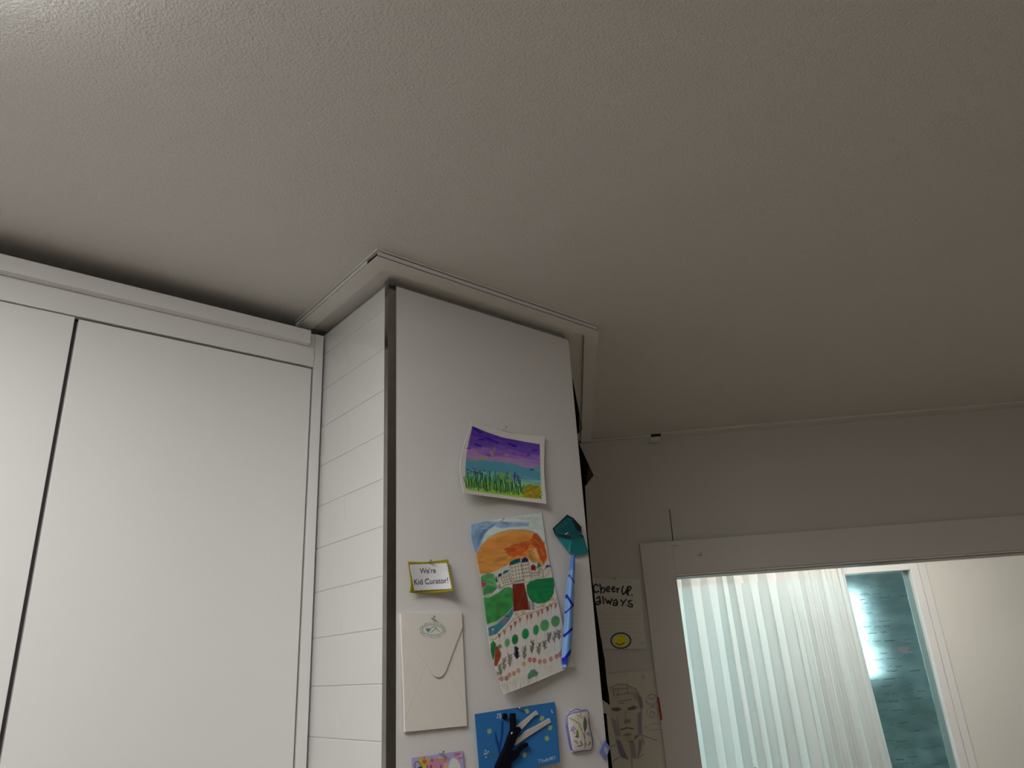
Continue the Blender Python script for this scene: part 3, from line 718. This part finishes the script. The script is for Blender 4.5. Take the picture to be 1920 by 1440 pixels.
def art_stem(a):
    W=150
    a.at(860,940,3.788)
    d = col(22,24,128,W)
    for q,wd in ([((775,505),(830,590)),8],[((758,655),(815,742)),17],[((815,738),(745,806)),10],[((806,905),(740,965)),17],[((800,1060),(740,1135)),22]): a.stroke(q,wd,d,1,.5)
    a.poly([(740,1110),(775,1110),(770,1160),(740,1160)],d,.9,1)
    a.poly([(795,380),(830,380),(828,480),(785,490)],col(52,84,150,W),.7,3)
sheet('stem', [(1073.5,1040),(1078,1040)], [(1058,1252),(1064,1250)], [(1073.5,1040),(1069,1075),(1064,1110),(1060,1180),(1056.5,1225),(1058,1252)], [(1078,1040),(1078,1075),(1077,1110),(1074,1180),(1070.5,1222),(1064,1250)],
      art_stem, col(92,124,196,150), lambda s,t: .024+.012*np.sin(np.clip(s,0,1)*math.pi)**.7*(.5+.5*np.sin(t*math.pi)), cell=.6, thick=.006, parent=fl)
pin(1061.5,1001,.020,'push pin stuck in the teal paper flower', .003)

# --- sign card
KS = lambda s,t: .004+.016*(2*s-1)**2*(.45+.55*t)+.012*t*t*s
sg = empty('sign_card', tuple(on_y(np.array([808.]),np.array([1110.]),np.array([YP]))[0]), "small olive card with a white scalloped label reading We're Kid Curator", 'sign')
sheet('card', [(765,1053),(790,1053.8),(805,1053),(840,1049)], [(768,1111),(790,1113),(820,1112),(851,1108)], [(765,1053),(769.5,1085),(770,1100),(768,1111)], [(840,1049),(843,1065),(847,1085),(851,1108)],
      None, col(112,102,20,162), KS, cell=2, parent=sg)
def scal(p0, p1, n, amp, nx, ny):
    out=[]
    for i in range(n*6+1):
        t=i/(n*6); b_=abs(math.sin(t*n*math.pi))*amp
        out.append((p0[0]+(p1[0]-p0[0])*t+nx*b_, p0[1]+(p1[1]-p0[1])*t+ny*b_))
    return out
def k_st(px):
    t_ = (px[:,1]-1052)/59; s_ = .5
    for _ in range(3):
        xl = 765+4.5*np.sin(np.clip(t_,0,1)*math.pi*.8)+1.5*t_; xr = 840+11*t_
        s_ = (px[:,0]-xl)/(xr-xl); t_ = (px[:,1]-(1053.6-4.5*s_**3))/(1111.8-3*s_**3-(1053.6-4.5*s_**3))
    return KS(np.clip(s_,0,1),np.clip(t_,0,1))
sheet('label', scal((769,1060),(837,1056.5),15,1.6,0,-1), scal((777.5,1106.5),(846,1103),15,1.6,0,1), scal((769,1060),(777.5,1106.5),9,.5,-1,0), scal((837,1056.5),(846,1103),9,1.6,1,0),
      None, (.78,.79,.82), lambda s,t: 0*s, cell=.4, parent=sg, smooth=False, stand_at=lambda P: k_st(P)+.0022)
def affine(p0, p1, up):
    p0=np.array(p0,float); p1=np.array(p1,float); up=np.array(up,float)
    return lambda x,y: p0+(p1-p0)*x[:,None]+up*y[:,None]
K = lambda x,y: (755+x/16., 1035+y/16.)
dep = lambda px: YP-k_st(px)-.0029
print_text('lettering', "We're", affine(K(525,648),K(1000,622),(-1.2,-10.2)), dep, INK, sg)
print_text('lettering', "Kid Curator!", affine(K(350,985),K(1370,925),(-1.2,-10.4)), dep, INK, sg)
pin(805,1053,.006,'push pin holding the olive sign card')

# --- envelope
EN = (.80,.765,.71); 
env = empty('envelope', tuple(on_y(np.array([815.]),np.array([1368.]),np.array([YP]))[0]), 'cream envelope with a pointed flap and a green oval stamp', 'envelope')
ES = lambda s,t: .004+.003*t
def art_env(a):
    a.stroke([(796,1247),(758,1347)],.9,(.86,.84,.78),1); a.stroke([(797.2,1248),(759.2,1348)],.7,(.42,.40,.36),.6)  # seam highlight and shade lines painted into the paper colour
    a.stroke([(838,1250),(873,1324)],.8,(.52,.49,.45),.6)
sheet('body', [(751,1151),(866,1148)], [(759,1373),(876,1361)], [(751,1151),(757,1290),(759,1373)], [(866,1148),(876,1361)], art_env, EN, ES, cell=.8, parent=env, thick=.004)
def art_flap(a):
    g = col(20,92,84,150)
    t = np.linspace(0,2*math.pi,49)[:-1]; c = (811.1,1181.2)
    a.stroke([(c[0]+19.6*math.cos(x),c[1]+9.6*math.sin(x)+.6*math.cos(x)) for x in t],1.0,col(52,84,80,150),.95,.35,True)
    a.at(770,1140,20.57)
    for q,wd in ([((570,835),(750,835)),26],[((625,770),(640,900)),30],[((670,790),(680,960)),30],[((720,770),(715,900)),28],[((640,860),(730,860)),40],[((755,830),(810,765),(870,725),(930,725),(1000,760)),24],[((1000,760),(900,850),(795,945)),26],[((1000,800),(1050,870),(1130,895)),22]):
        a.stroke(q,wd,g,.95,.4)
sheet('flap', [(751,1150.5),(866,1147.5)], [(755,1177),(780,1216),(810,1262),(815,1268),(822,1270.5),(829,1268.5),(835,1261),(852,1216),(867.5,1176)], [(751,1150.5),(755,1177)], [(866,1147.5),(867.5,1176)],
      art_flap, EN, lambda s,t: .0068+.0022*np.sin(t*math.pi*.5)*(1-(2*s-1)**2), cell=.55, parent=env, thick=.0014, smooth=False)
# ring lettering of the stamp
def ring_text(text, a0, a1):
    n = len(text)
    vs_, fs_ = [], []
    for i,ch in enumerate(text):
        if ch == ' ': continue
        v_, f_ = glyphs(ch)
        th = a0+(a1-a0)*(i+.5)/n
        c = np.array([811.1+22.0*math.cos(th), 1181.2+11.6*math.sin(th)+.6*math.cos(th)])
        tg = np.array([-22.0*math.sin(th), 11.6*math.cos(th)]); tg /= np.linalg.norm(tg); up = np.array([tg[1], -tg[0]])
        v_ = v_-np.array([v_[:,0].mean(), .0]); s_ = 5.0
        P_ = c+v_[:,:1]*s_*.82*tg+v_[:,1:]*s_*up
        k0 = len(vs_); vs_ += list(P_); fs_ += [tuple(k0+q for q in p) for p in f_]
    P_ = np.array(vs_)
    link('lettering', mesh_of(on_y(P_[:,0],P_[:,1],YP-.0108+0*P_[:,0]), fs_), LOGO, env)
ring_text('Soran Embroidery Studio ', math.pi, 2*math.pi)
ring_text('Soran Embroidery Studio ', 0, math.pi)
pin(811,1158,.008,'push pin holding the cream envelope')

# --- blue collage card
bl = empty('blue_card', tuple(on_y(np.array([970.]),np.array([1436.]),np.array([YP]))[0]), 'blue card with a black branch, pale strips and small yellow flowers', 'card')
def art_blue(a):
    W=160
    a.at(885,1310,11.08); r=random.Random(9)
    for cx_,cy_ in ((1140,260),(1450,405),(1620,600),(1555,825),(360,675),(1090,1165)):
        for i in range(7):
            th=i*.9+r.random(); a.ell(cx_+30*math.cos(th),cy_+38*math.sin(th),17,20,col(112,132,58,W) if i%2 else col(126,140,80,W),.85,.7)
        a.ell(cx_,cy_,14,14,col(140,135,30,W),.9)
    for cx_,cy_ in ((535,325),(585,315),(610,365),(530,390),(585,400),(575,350),(280,1080),(335,1105),(262,1145),(300,1140),(295,1215)): a.ell(cx_,cy_,14,18,col(150,158,168,W),.9,.6,.4)
    nv=col(14,38,92,W)
    a.poly([(480,650),(520,780),(570,960),(600,1120),(560,1180),(540,1060),(490,900),(472,760)],nv,.85,.7)
    a.poly([(610,470),(655,480),(660,640),(640,830),(600,1040),(580,1150),(570,980),(600,760)],nv,.85,.7)
    a.stroke([(700,430),(640,470)],18,nv,.9)
    a.poly([(300,1190),(420,1135),(480,1120),(480,1180),(380,1230),(310,1240)],col(40,80,88,W),.8,1)
    a.stroke([(1650,240),(1670,290)],22,col(130,140,160,W),.9); a.stroke([(1665,295),(1685,290)],14,col(130,140,160,W),.8)
    L = col(130,150,160,W)
    for q in ([(1375,1275),(1440,1255)],[(1408,1265),(1400,1330)],[(1440,1285),(1455,1320),(1465,1275)],[(1480,1260),(1495,1315),(1510,1275),(1530,1305),(1545,1245)],[(1545,1240),(1565,1300)],[(1600,1235),(1555,1270),(1600,1285)],[(1605,1285),(1630,1215),(1650,1270)],[(1612,1255),(1645,1250)],[(1660,1270),(1655,1210),(1680,1215),(1660,1240),(1695,1265)],[(1690,1205),(1735,1190)],[(1715,1198),(1725,1255)]):
        a.stroke(q,9,L,.9,.4)
sheet('card', [(890,1339),(1040,1316)], [(900,1462),(1050,1429)], [(890,1339),(900,1462)], [(1040,1316),(1043.5,1345),(1050,1429)], art_blue, col(34,84,132,165), lambda s,t: .003+.010*t+.008*(s-.45)**2*2, cell=.8, parent=bl)
B = lambda *q: [(885+x/11.08, 1310+y/11.08) for x,y in q]
FELT = mat('black_felt', (.006,.006,.012), .95, spec=.1); STRIPM = mat('pale_strip', (.60,.56,.53), .8)
slab_px('paper_strip', B((900,590),(1130,420),(1340,248),(1385,325),(1300,360),(1200,460),(1030,640),(920,640)), YP-.008, YP-.0125, STRIPM, bl)
slab_px('paper_strip', B((890,960),(930,830),(1180,640),(1350,560),(1610,405),(1645,490),(1400,640),(1150,800),(905,975)), YP-.009, YP-.0135, STRIPM, bl)
slab_px('felt_branch', B((845,305),(915,300),(920,600),(1000,585),(1035,635),(960,780),(905,890),(830,1080),(960,1080),(1060,960),(1165,910),(1185,985),(1080,1040),(1010,1110),(985,1190),(880,1300),(830,1340),(800,1560),(470,1560),(560,1330),(700,1040),(800,770),(850,640)), YP-.011, YP-.022, FELT, bl, bevel=.0015)
slab_px('felt_bud', B((655,340),(690,300),(740,320),(745,390),(710,430),(660,415)), YP-.006, YP-.012, FELT, bl, bevel=.001)
slab_px('white_fleck', B((812,715),(835,690),(848,700),(828,740)), YP-.0215, YP-.0228, mat('white_fleck', (.8,.8,.8), .5), bl)
pin(974,1327,.006,'push pin holding the blue card')

# --- embroidered pouch with string and tag
po = empty('embroidered_pouch', tuple(on_y(np.array([1090.]),np.array([1410.]),np.array([YP]))[0]), 'small white embroidered pouch with a blue rim and lily sprig', 'pouch')
def art_pouch(a):
    W=145; a.at(1050,1315,12); bl_=col(58,66,124,W)
    rim=[(165,340),(235,235),(360,172),(480,200),(600,190),(640,250),(655,480),(690,680),(735,880),(730,1050),(690,1100),(500,1115),(320,1145),(270,1080),(225,850),(175,560)]
    a.stroke(rim,24,bl_,.95,.6,True)
    a.stroke([(170,330),(260,270),(380,245),(520,225),(620,215)],26,bl_,.9,.6); a.poly([(240,260),(350,200),(370,225),(270,262)],col(110,112,124,W),.8)
    gr=col(58,78,26,W); dk=col(18,40,26,W)
    a.stroke([(210,380),(330,430),(430,510),(480,640),(520,720),(555,830)],22,gr,.85,.7)
    for c_ in ((270,370),(350,385),(330,480),(420,450),(480,540),(490,690),(400,400),(250,440)): a.ell(*c_,22,30,col(132,132,108,W),.9,.8)
    a.poly([(555,330),(605,470),(600,590),(560,700),(530,600),(525,480)],dk,.95,.6); a.poly([(557,400),(580,490),(575,590),(560,630),(548,560),(548,470)],col(64,84,70,W),.9)
    a.stroke([(560,690),(560,1000)],14,dk,.85)
    a.poly([(370,640),(410,660),(425,800),(400,830),(365,790)],gr,.95,.7)
    for c_ in ((260,600),(310,580),(345,620),(300,660),(255,660),(320,710),(290,630),(640,710),(660,760),(620,730),(370,910),(340,900),(390,940)): a.ell(*c_,24,22,col(62,68,112,W),.7,.9)
    for q in (((400,1005),(470,1000)),((470,900),(500,990)),((650,980),(680,920)),((350,790),(400,800))): a.stroke(q,26,dk,.9)
    a.stroke([(570,930),(560,1050)],20,col(70,56,72,W),.8); a.stroke([(580,950),(615,1010)],14,col(70,56,72,W),.8)
PQ = lambda *q: [(1050+x/12., 1315+y/12.) for x,y in q]
sheet('body', PQ((152,340),(230,225),(360,158),(480,188),(600,178),(645,250)), PQ((285,1140),(320,1160),(500,1130),(700,1108),(742,1050)), PQ((152,340),(170,560),(225,880),(285,1140)), PQ((645,250),(665,480),(700,680),(745,880),(742,1050)),
      art_pouch, col(128,124,118,130), lambda s,t: .006+.012*np.clip(np.sin(s*math.pi)*np.sin(t*math.pi),0,1)**.35, cell=.6, parent=po, thick=.006)
ss = [on_y(np.array([1050+x/12.]),np.array([1315+y/12.]),np.array([YP-st]))[0] for x,y,st in ((600,205,.014),(640,330,.013),(700,480,.010),(800,680,.007),(880,860,.006),(930,985,.006))]
tube('string', ss, .0007, mat('pale_string', (.62,.58,.50), .9), po, 6)
def art_tag(a):
    a.at(1050,1315,12); 
    for q in (((1000,1030),(1020,1100)),((1040,1040),(1010,1150)),((1060,1080),(1050,1190))): a.stroke(q,22,col(140,140,150,145),.8,.6)
sheet('tag', PQ((1010,870),(1130,1040)), PQ((885,1130),(1020,1340)), PQ((1010,870),(885,1130)), PQ((1130,1040),(1020,1340)), art_tag, col(70,80,118,130), lambda s,t: .005+.004*t, cell=.7, parent=po, tb='l', lr='l', thick=.0015)
pin(1085,1339,.016,'push pin holding the embroidered pouch', .003)

# --- colourful card at the lower edge
def art_card(a):
    W=172; a.at(760,1395,16)
    a.poly([(390,370),(510,380),(540,430),(640,410),(740,400),(700,560),(640,720),(480,720),(400,500)],col(140,136,44,W),.95,.8)
    a.poly([(740,420),(900,430),(1160,440),(1160,720),(640,720),(690,560)],col(148,98,122,W),.9,1.2)
    a.stroke([(300,720),(280,620),(310,540),(370,525),(430,570),(480,660),(510,720)],24,col(40,48,36,W),.95); a.ell(440,715,60,36,col(20,44,34,W),1)
    a.poly([(510,490),(540,460),(650,480),(640,570),(575,615),(520,580)],col(158,64,44,W),.95,.6); a.poly([(530,380),(600,370),(590,470),(540,460)],col(112,86,140,W),.9)
    a.ell(805,490,34,44,col(126,48,96,W),.95); a.stroke([(910,500),(1080,455)],36,col(158,104,48,W),.95); a.poly([(1000,380),(1070,380),(1090,440),(980,450)],col(156,146,90,W),.9)
    a.ell(1195,470,44,96,col(158,106,72,W),.95)
    for i in range(10): a.ell(1175+(i%3)*22,400+i*16,7,7,col(150,60,40,W),.9)
    a.poly([(1290,720),(1320,540),(1390,430),(1470,420),(1560,480),(1640,620),(1660,720)],col(168,168,160,W),.95,.8)
    a.ell(1560,310,100,46,col(154,76,92,W),.95,.8,-.15); a.ell(1650,420,70,40,col(154,80,112,W),.9,.8); a.stroke([(1590,370),(1700,350)],26,col(170,140,140,W),.9)
    for x0,c in ((660,(138,52,84)),(770,(110,30,70)),(920,(166,96,62)),(1070,(52,84,84))): a.ell(x0,690,30,70,col(*c,W),.95)
    a.poly([(1160,580),(1270,570),(1280,720),(1160,720)],col(168,128,92,W),.9)
o = sheet('greeting_card', [(772,1421),(868,1407.5)], [(776,1535),(876,1520)], [(772,1421),(776,1535)], [(868,1407.5),(870.5,1440),(876,1520)], art_card, col(128,124,156,172), lambda s,t: .004+.012*t, cell=.8)
tag(o, 'lilac greeting card with bright fruit and flower shapes at the lower left of the pillar', 'card')
pin(828,1411,.007,'push pin holding the lilac greeting card')

# ------------------------------------------------------------------ dark papers fixed to the side of the pillar, seen past its edge
BRN = mat('dark_brown_paper', (.022,.011,.006), .95, spec=.08); BLK = mat('black_paper', (.005,.004,.0035), .95, spec=.05); OLV = mat('olive_brown_paper', (.075,.060,.026), .85)
def flag(pts, material, label, d0, extra=None):
    p = np.array([q[:2] for q in pts]); dd = np.array([q[2] for q in pts])
    W_ = on_n(p[:,0], p[:,1], d0+dd); n = len(p)
    Bk = W_+U*(-.0012)+N*.0008
    f = [tuple(range(n)), tuple(range(2*n-1,n-1,-1))]+[(i,n+i,n+(i+1)%n,(i+1)%n) for i in range(n)]
    o_ = link('dark_paper', fixn(mesh_of(np.vstack([W_,Bk]), f)), material)
    return tag(o_, label, 'paper', 'dark papers on the side of the pillar')
D0 = 1.90
o_ = flag([(1066,690,.02),(1074,712,0),(1092,804,-.01),(1084.5,813,.0),(1066,822,.04)], BRN, 'upper dark brown paper corner poking out behind the pillar edge', D0)
slab_px('fold', [(1086,770),(1092.3,804),(1086,808)], D0-.010, D0-.0125, OLV, o_, on_n)
o_ = flag([(1070,815,.03),(1084.5,829,0),(1113,891,-.015),(1097,912,-.005),(1080,935,.04)], BLK, 'black pointed paper poking out behind the pillar edge above the paper flower', D0)
slab_px('fold', [(1104,872),(1113.2,891),(1099,910),(1102,885)], D0-.015, D0-.0175, BRN, o_, on_n)
flag([(1080,900,.03),(1096.5,908,0),(1099,950,0),(1102,1000,0),(1106.5,1045,0),(1110,1080,.0),(1095,1075,.03)], BLK, 'narrow black paper edge beside the paper flower on the pillar side', D0)
flag([(1096,1075,.03),(1109,1075,0),(1115,1120,0),(1121,1160,0),(1127,1200,0),(1134,1238,-.006),(1138,1280,-.01),(1142,1305,-.012),(1143.5,1322,-.012),(1139,1318,-.006),(1120,1305,.04)], BLK, 'long black paper strip hanging behind the pillar edge over the face drawing', D0)
flag([(1120,1335,.03),(1137,1338,0),(1141,1380,0),(1146,1420,0),(1149.5,1450,0),(1130,1450,.03)], BLK, 'black paper edge behind the pillar beside the small blue tag', D0)
flag([(1118,1195,.05),(1128.5,1196,.03),(1131,1225,.03),(1135,1240,.03),(1134,1248,.03),(1120,1240,.05)], mat('pale_fibre', (.40,.36,.31), .9), 'pale frayed paper tuft behind the pillar edge below the smiling sun card', D0)

# ------------------------------------------------------------------ sheets on the far wall
def art_cheer(a):
    W=80
    a.at(1100,1075,9.6); k=col(10,9,9,W)
    LW=28
    for q in ([(205,225),(165,195),(130,220),(122,290),(150,345),(215,325)],[(238,200),(255,270),(258,355)],[(258,300),(285,255),(325,270),(330,310),(300,350)],
              [(360,300),(415,280),(400,240),(365,250),(358,300),(375,330),(415,325)],[(455,295),(505,275),(490,240),(460,255),(455,300),(475,335),(515,320)],[(545,270),(552,340)],[(550,300),(580,270)],
              [(655,235),(632,310),(650,380),(700,350),(740,240)],[(745,245),(742,390)],[(740,245),(785,235),(800,270),(770,310),(700,330),(755,390)],[(815,392),(817,396)],
              [(185,450),(230,420),(240,470),(245,545)],[(245,500),(185,515),(170,555),(210,565),(250,520)],[(290,415),(305,545)],[(335,455),(375,540),(400,490),(425,550),(455,460)],[(385,500),(420,540)],
              [(480,500),(530,470),(555,520),(545,575)],[(545,530),(490,535),(475,570),(515,580),(550,550)],[(615,480),(660,530)],[(705,475),(655,540),(640,585)],[(805,490),(750,500),(760,540),(825,565),(820,600),(770,600),(735,575)]):
        a.stroke(q,LW,k,.97,.45)
    for i in range(5): a.stroke([(215+i*12,745+i*80),(960+i*10,745+i*80)],7,col(60,54,46,W),.45,.5)
    t=np.linspace(0,2*math.pi,33)[:-1]
    a.ell(615,1215,120,105,col(92,84,14,W),1,1.2)
    a.stroke([(615+(172+10*(i%2))*math.cos(x),1212+(132+9*(i%2))*math.sin(x)) for i,x in enumerate(t)],26,k,.95,.5,True)
    a.stroke([(525,1255),(560,1280),(610,1285),(650,1268),(675,1250)],18,k,.9); a.stroke([(580,1225),(595,1228)],8,col(60,50,12,W),.8); a.stroke([(620,1228),(630,1226)],8,col(60,50,12,W),.8)
    a.ell(280,690,30,22,col(74,62,44,W),.5,2); a.ell(990,1255,18,18,col(58,58,48,W),.5,2)
o = sheet('note_card', [(1101,1083),(1200,1085)], [(1119,1217),(1212,1216.5)], [(1101,1083),(1119,1217)], [(1200,1085),(1212,1216.5)], art_cheer, (.75,.73,.67), lambda s,t: .002+.006*t, plane=on_n, depth=DW, cell=.6)
tag(o, 'handwritten card reading cheer up always with a yellow smiling sun', 'card')
pin(1152.5,1086,.003,'push pin at the top of the handwritten card on the far wall', .0035, on_n, DW)
def art_face(a):
    W=84
    a.at(1130,1245,7.385); g=col(48,44,42,W); v=col(44,38,54,W); gg=col(56,56,44,W)
    a.poly([(100,330),(210,280),(340,280),(470,350),(540,480),(560,600),(545,800),(540,980),(560,1200),(480,1320),(330,1330),(240,1280),(180,1040),(130,850),(95,680)],col(66,62,52,W),.35,2)
    a.poly([(480,400),(540,470),(560,590),(530,640),(500,560)],v,.85,1.5); a.poly([(420,400),(500,400),(510,520),(440,480)],gg,.7,2)
    a.poly([(480,690),(540,640),(550,990),(490,970)],col(52,46,58,W),.75,1.2); a.poly([(110,740),(190,790),(230,990),(180,1010)],col(54,48,56,W),.7,1.5)
    a.poly([(120,610),(220,600),(270,630),(200,660),(130,645)],col(30,27,27,W),.85,1.2); a.poly([(340,610),(430,575),(490,600),(430,635),(350,640)],col(30,27,27,W),.85,1.2)
    a.poly([(300,650),(330,650),(340,760),(300,770)],col(70,56,46,W),.6,1.2); a.poly([(290,770),(380,760),(390,810),(300,830)],col(50,46,42,W),.8,1.5)
    a.stroke([(255,910),(330,885),(425,895)],18,col(28,25,26,W),.9,.6); a.poly([(270,990),(340,950),(420,970),(360,1010)],col(44,40,38,W),.7,1.2)
    a.poly([(330,1010),(370,990),(420,1010),(410,1060),(340,1060)],col(74,68,54,W),.8,1.5); a.poly([(310,1020),(350,1070),(440,1050),(520,980),(450,990),(420,1080),(370,1090)],col(34,31,34,W),.85,1.2)
    a.poly([(180,1040),(240,1060),(360,1330),(250,1290),(210,1180)],v,.8,1.2); a.poly([(370,1090),(440,1080),(470,1300),(400,1310)],col(50,50,50,W),.7,1.2); a.poly([(500,1040),(560,1060),(520,1240),(480,1300)],col(46,44,48,W),.7,1.2)
    for q in ([(95,330),(210,280),(340,285)],[(110,350),(330,340)],[(340,285),(350,400)],[(200,430),(350,400),(420,410)],[(360,310),(460,340),(480,400)],[(210,520),(400,490)],[(150,360),(160,440)],[(210,370),(205,440)],[(225,540),(300,545)],[(200,720),(210,800),(240,990)],[(560,990),(750,1060)],[(480,1310),(570,1250)],[(545,980),(580,1130)],[(400,1330),(405,1430)],[(150,1340),(220,1290)],[(100,1150),(180,1120)]):
        a.stroke(q,12,g,.85,.5)
    for q in ([(580,870),(700,825),(810,830)],[(620,925),(700,910),(800,905)],[(590,880),(640,890)]): a.stroke(q,9,g,.6,.5)
    for cx_,cy_,rx,ry in ((680,500,80,80),(690,670,80,75),(680,450,40,30),(690,690,35,30)): 
        t=np.linspace(0,2*math.pi,25)[:-1]; a.stroke([(cx_+rx*math.cos(x),cy_+ry*math.sin(x)) for x in t],9,col(50,48,54,W),.7,.5,True)
    for q in ([(600,520),(690,560),(780,500)],[(640,480),(720,500)],[(660,640),(720,700)],[(700,600),(690,560)]): a.stroke(q,9,col(50,48,54,W),.7,.5)
    a.ell(320,140,8,22,g,.5,1.2); a.ell(560,180,28,22,col(62,56,46,W),.5,2)
o = sheet('face_drawing', [(1121,1264),(1229,1255)], [(1150,1470),(1258,1465)], [(1121,1264),(1150,1470)], [(1229,1255),(1258,1465)], art_face, (.73,.71,.62), lambda s,t: .002+.003*t, plane=on_n, depth=DW, cell=.7)
tag(o, 'pencil drawing of a faceted head on paper beside the door casing', 'drawing')
tag(slab_px('red_tape', [(1232.3,1308),(1235.5,1307),(1242,1349),(1238.5,1351)], DW-.0205, DW-.022, mat('red_tape', (.40,.015,.008), .6), None, on_n), 'red tape strip on the casing edge beside the face drawing', 'tape')
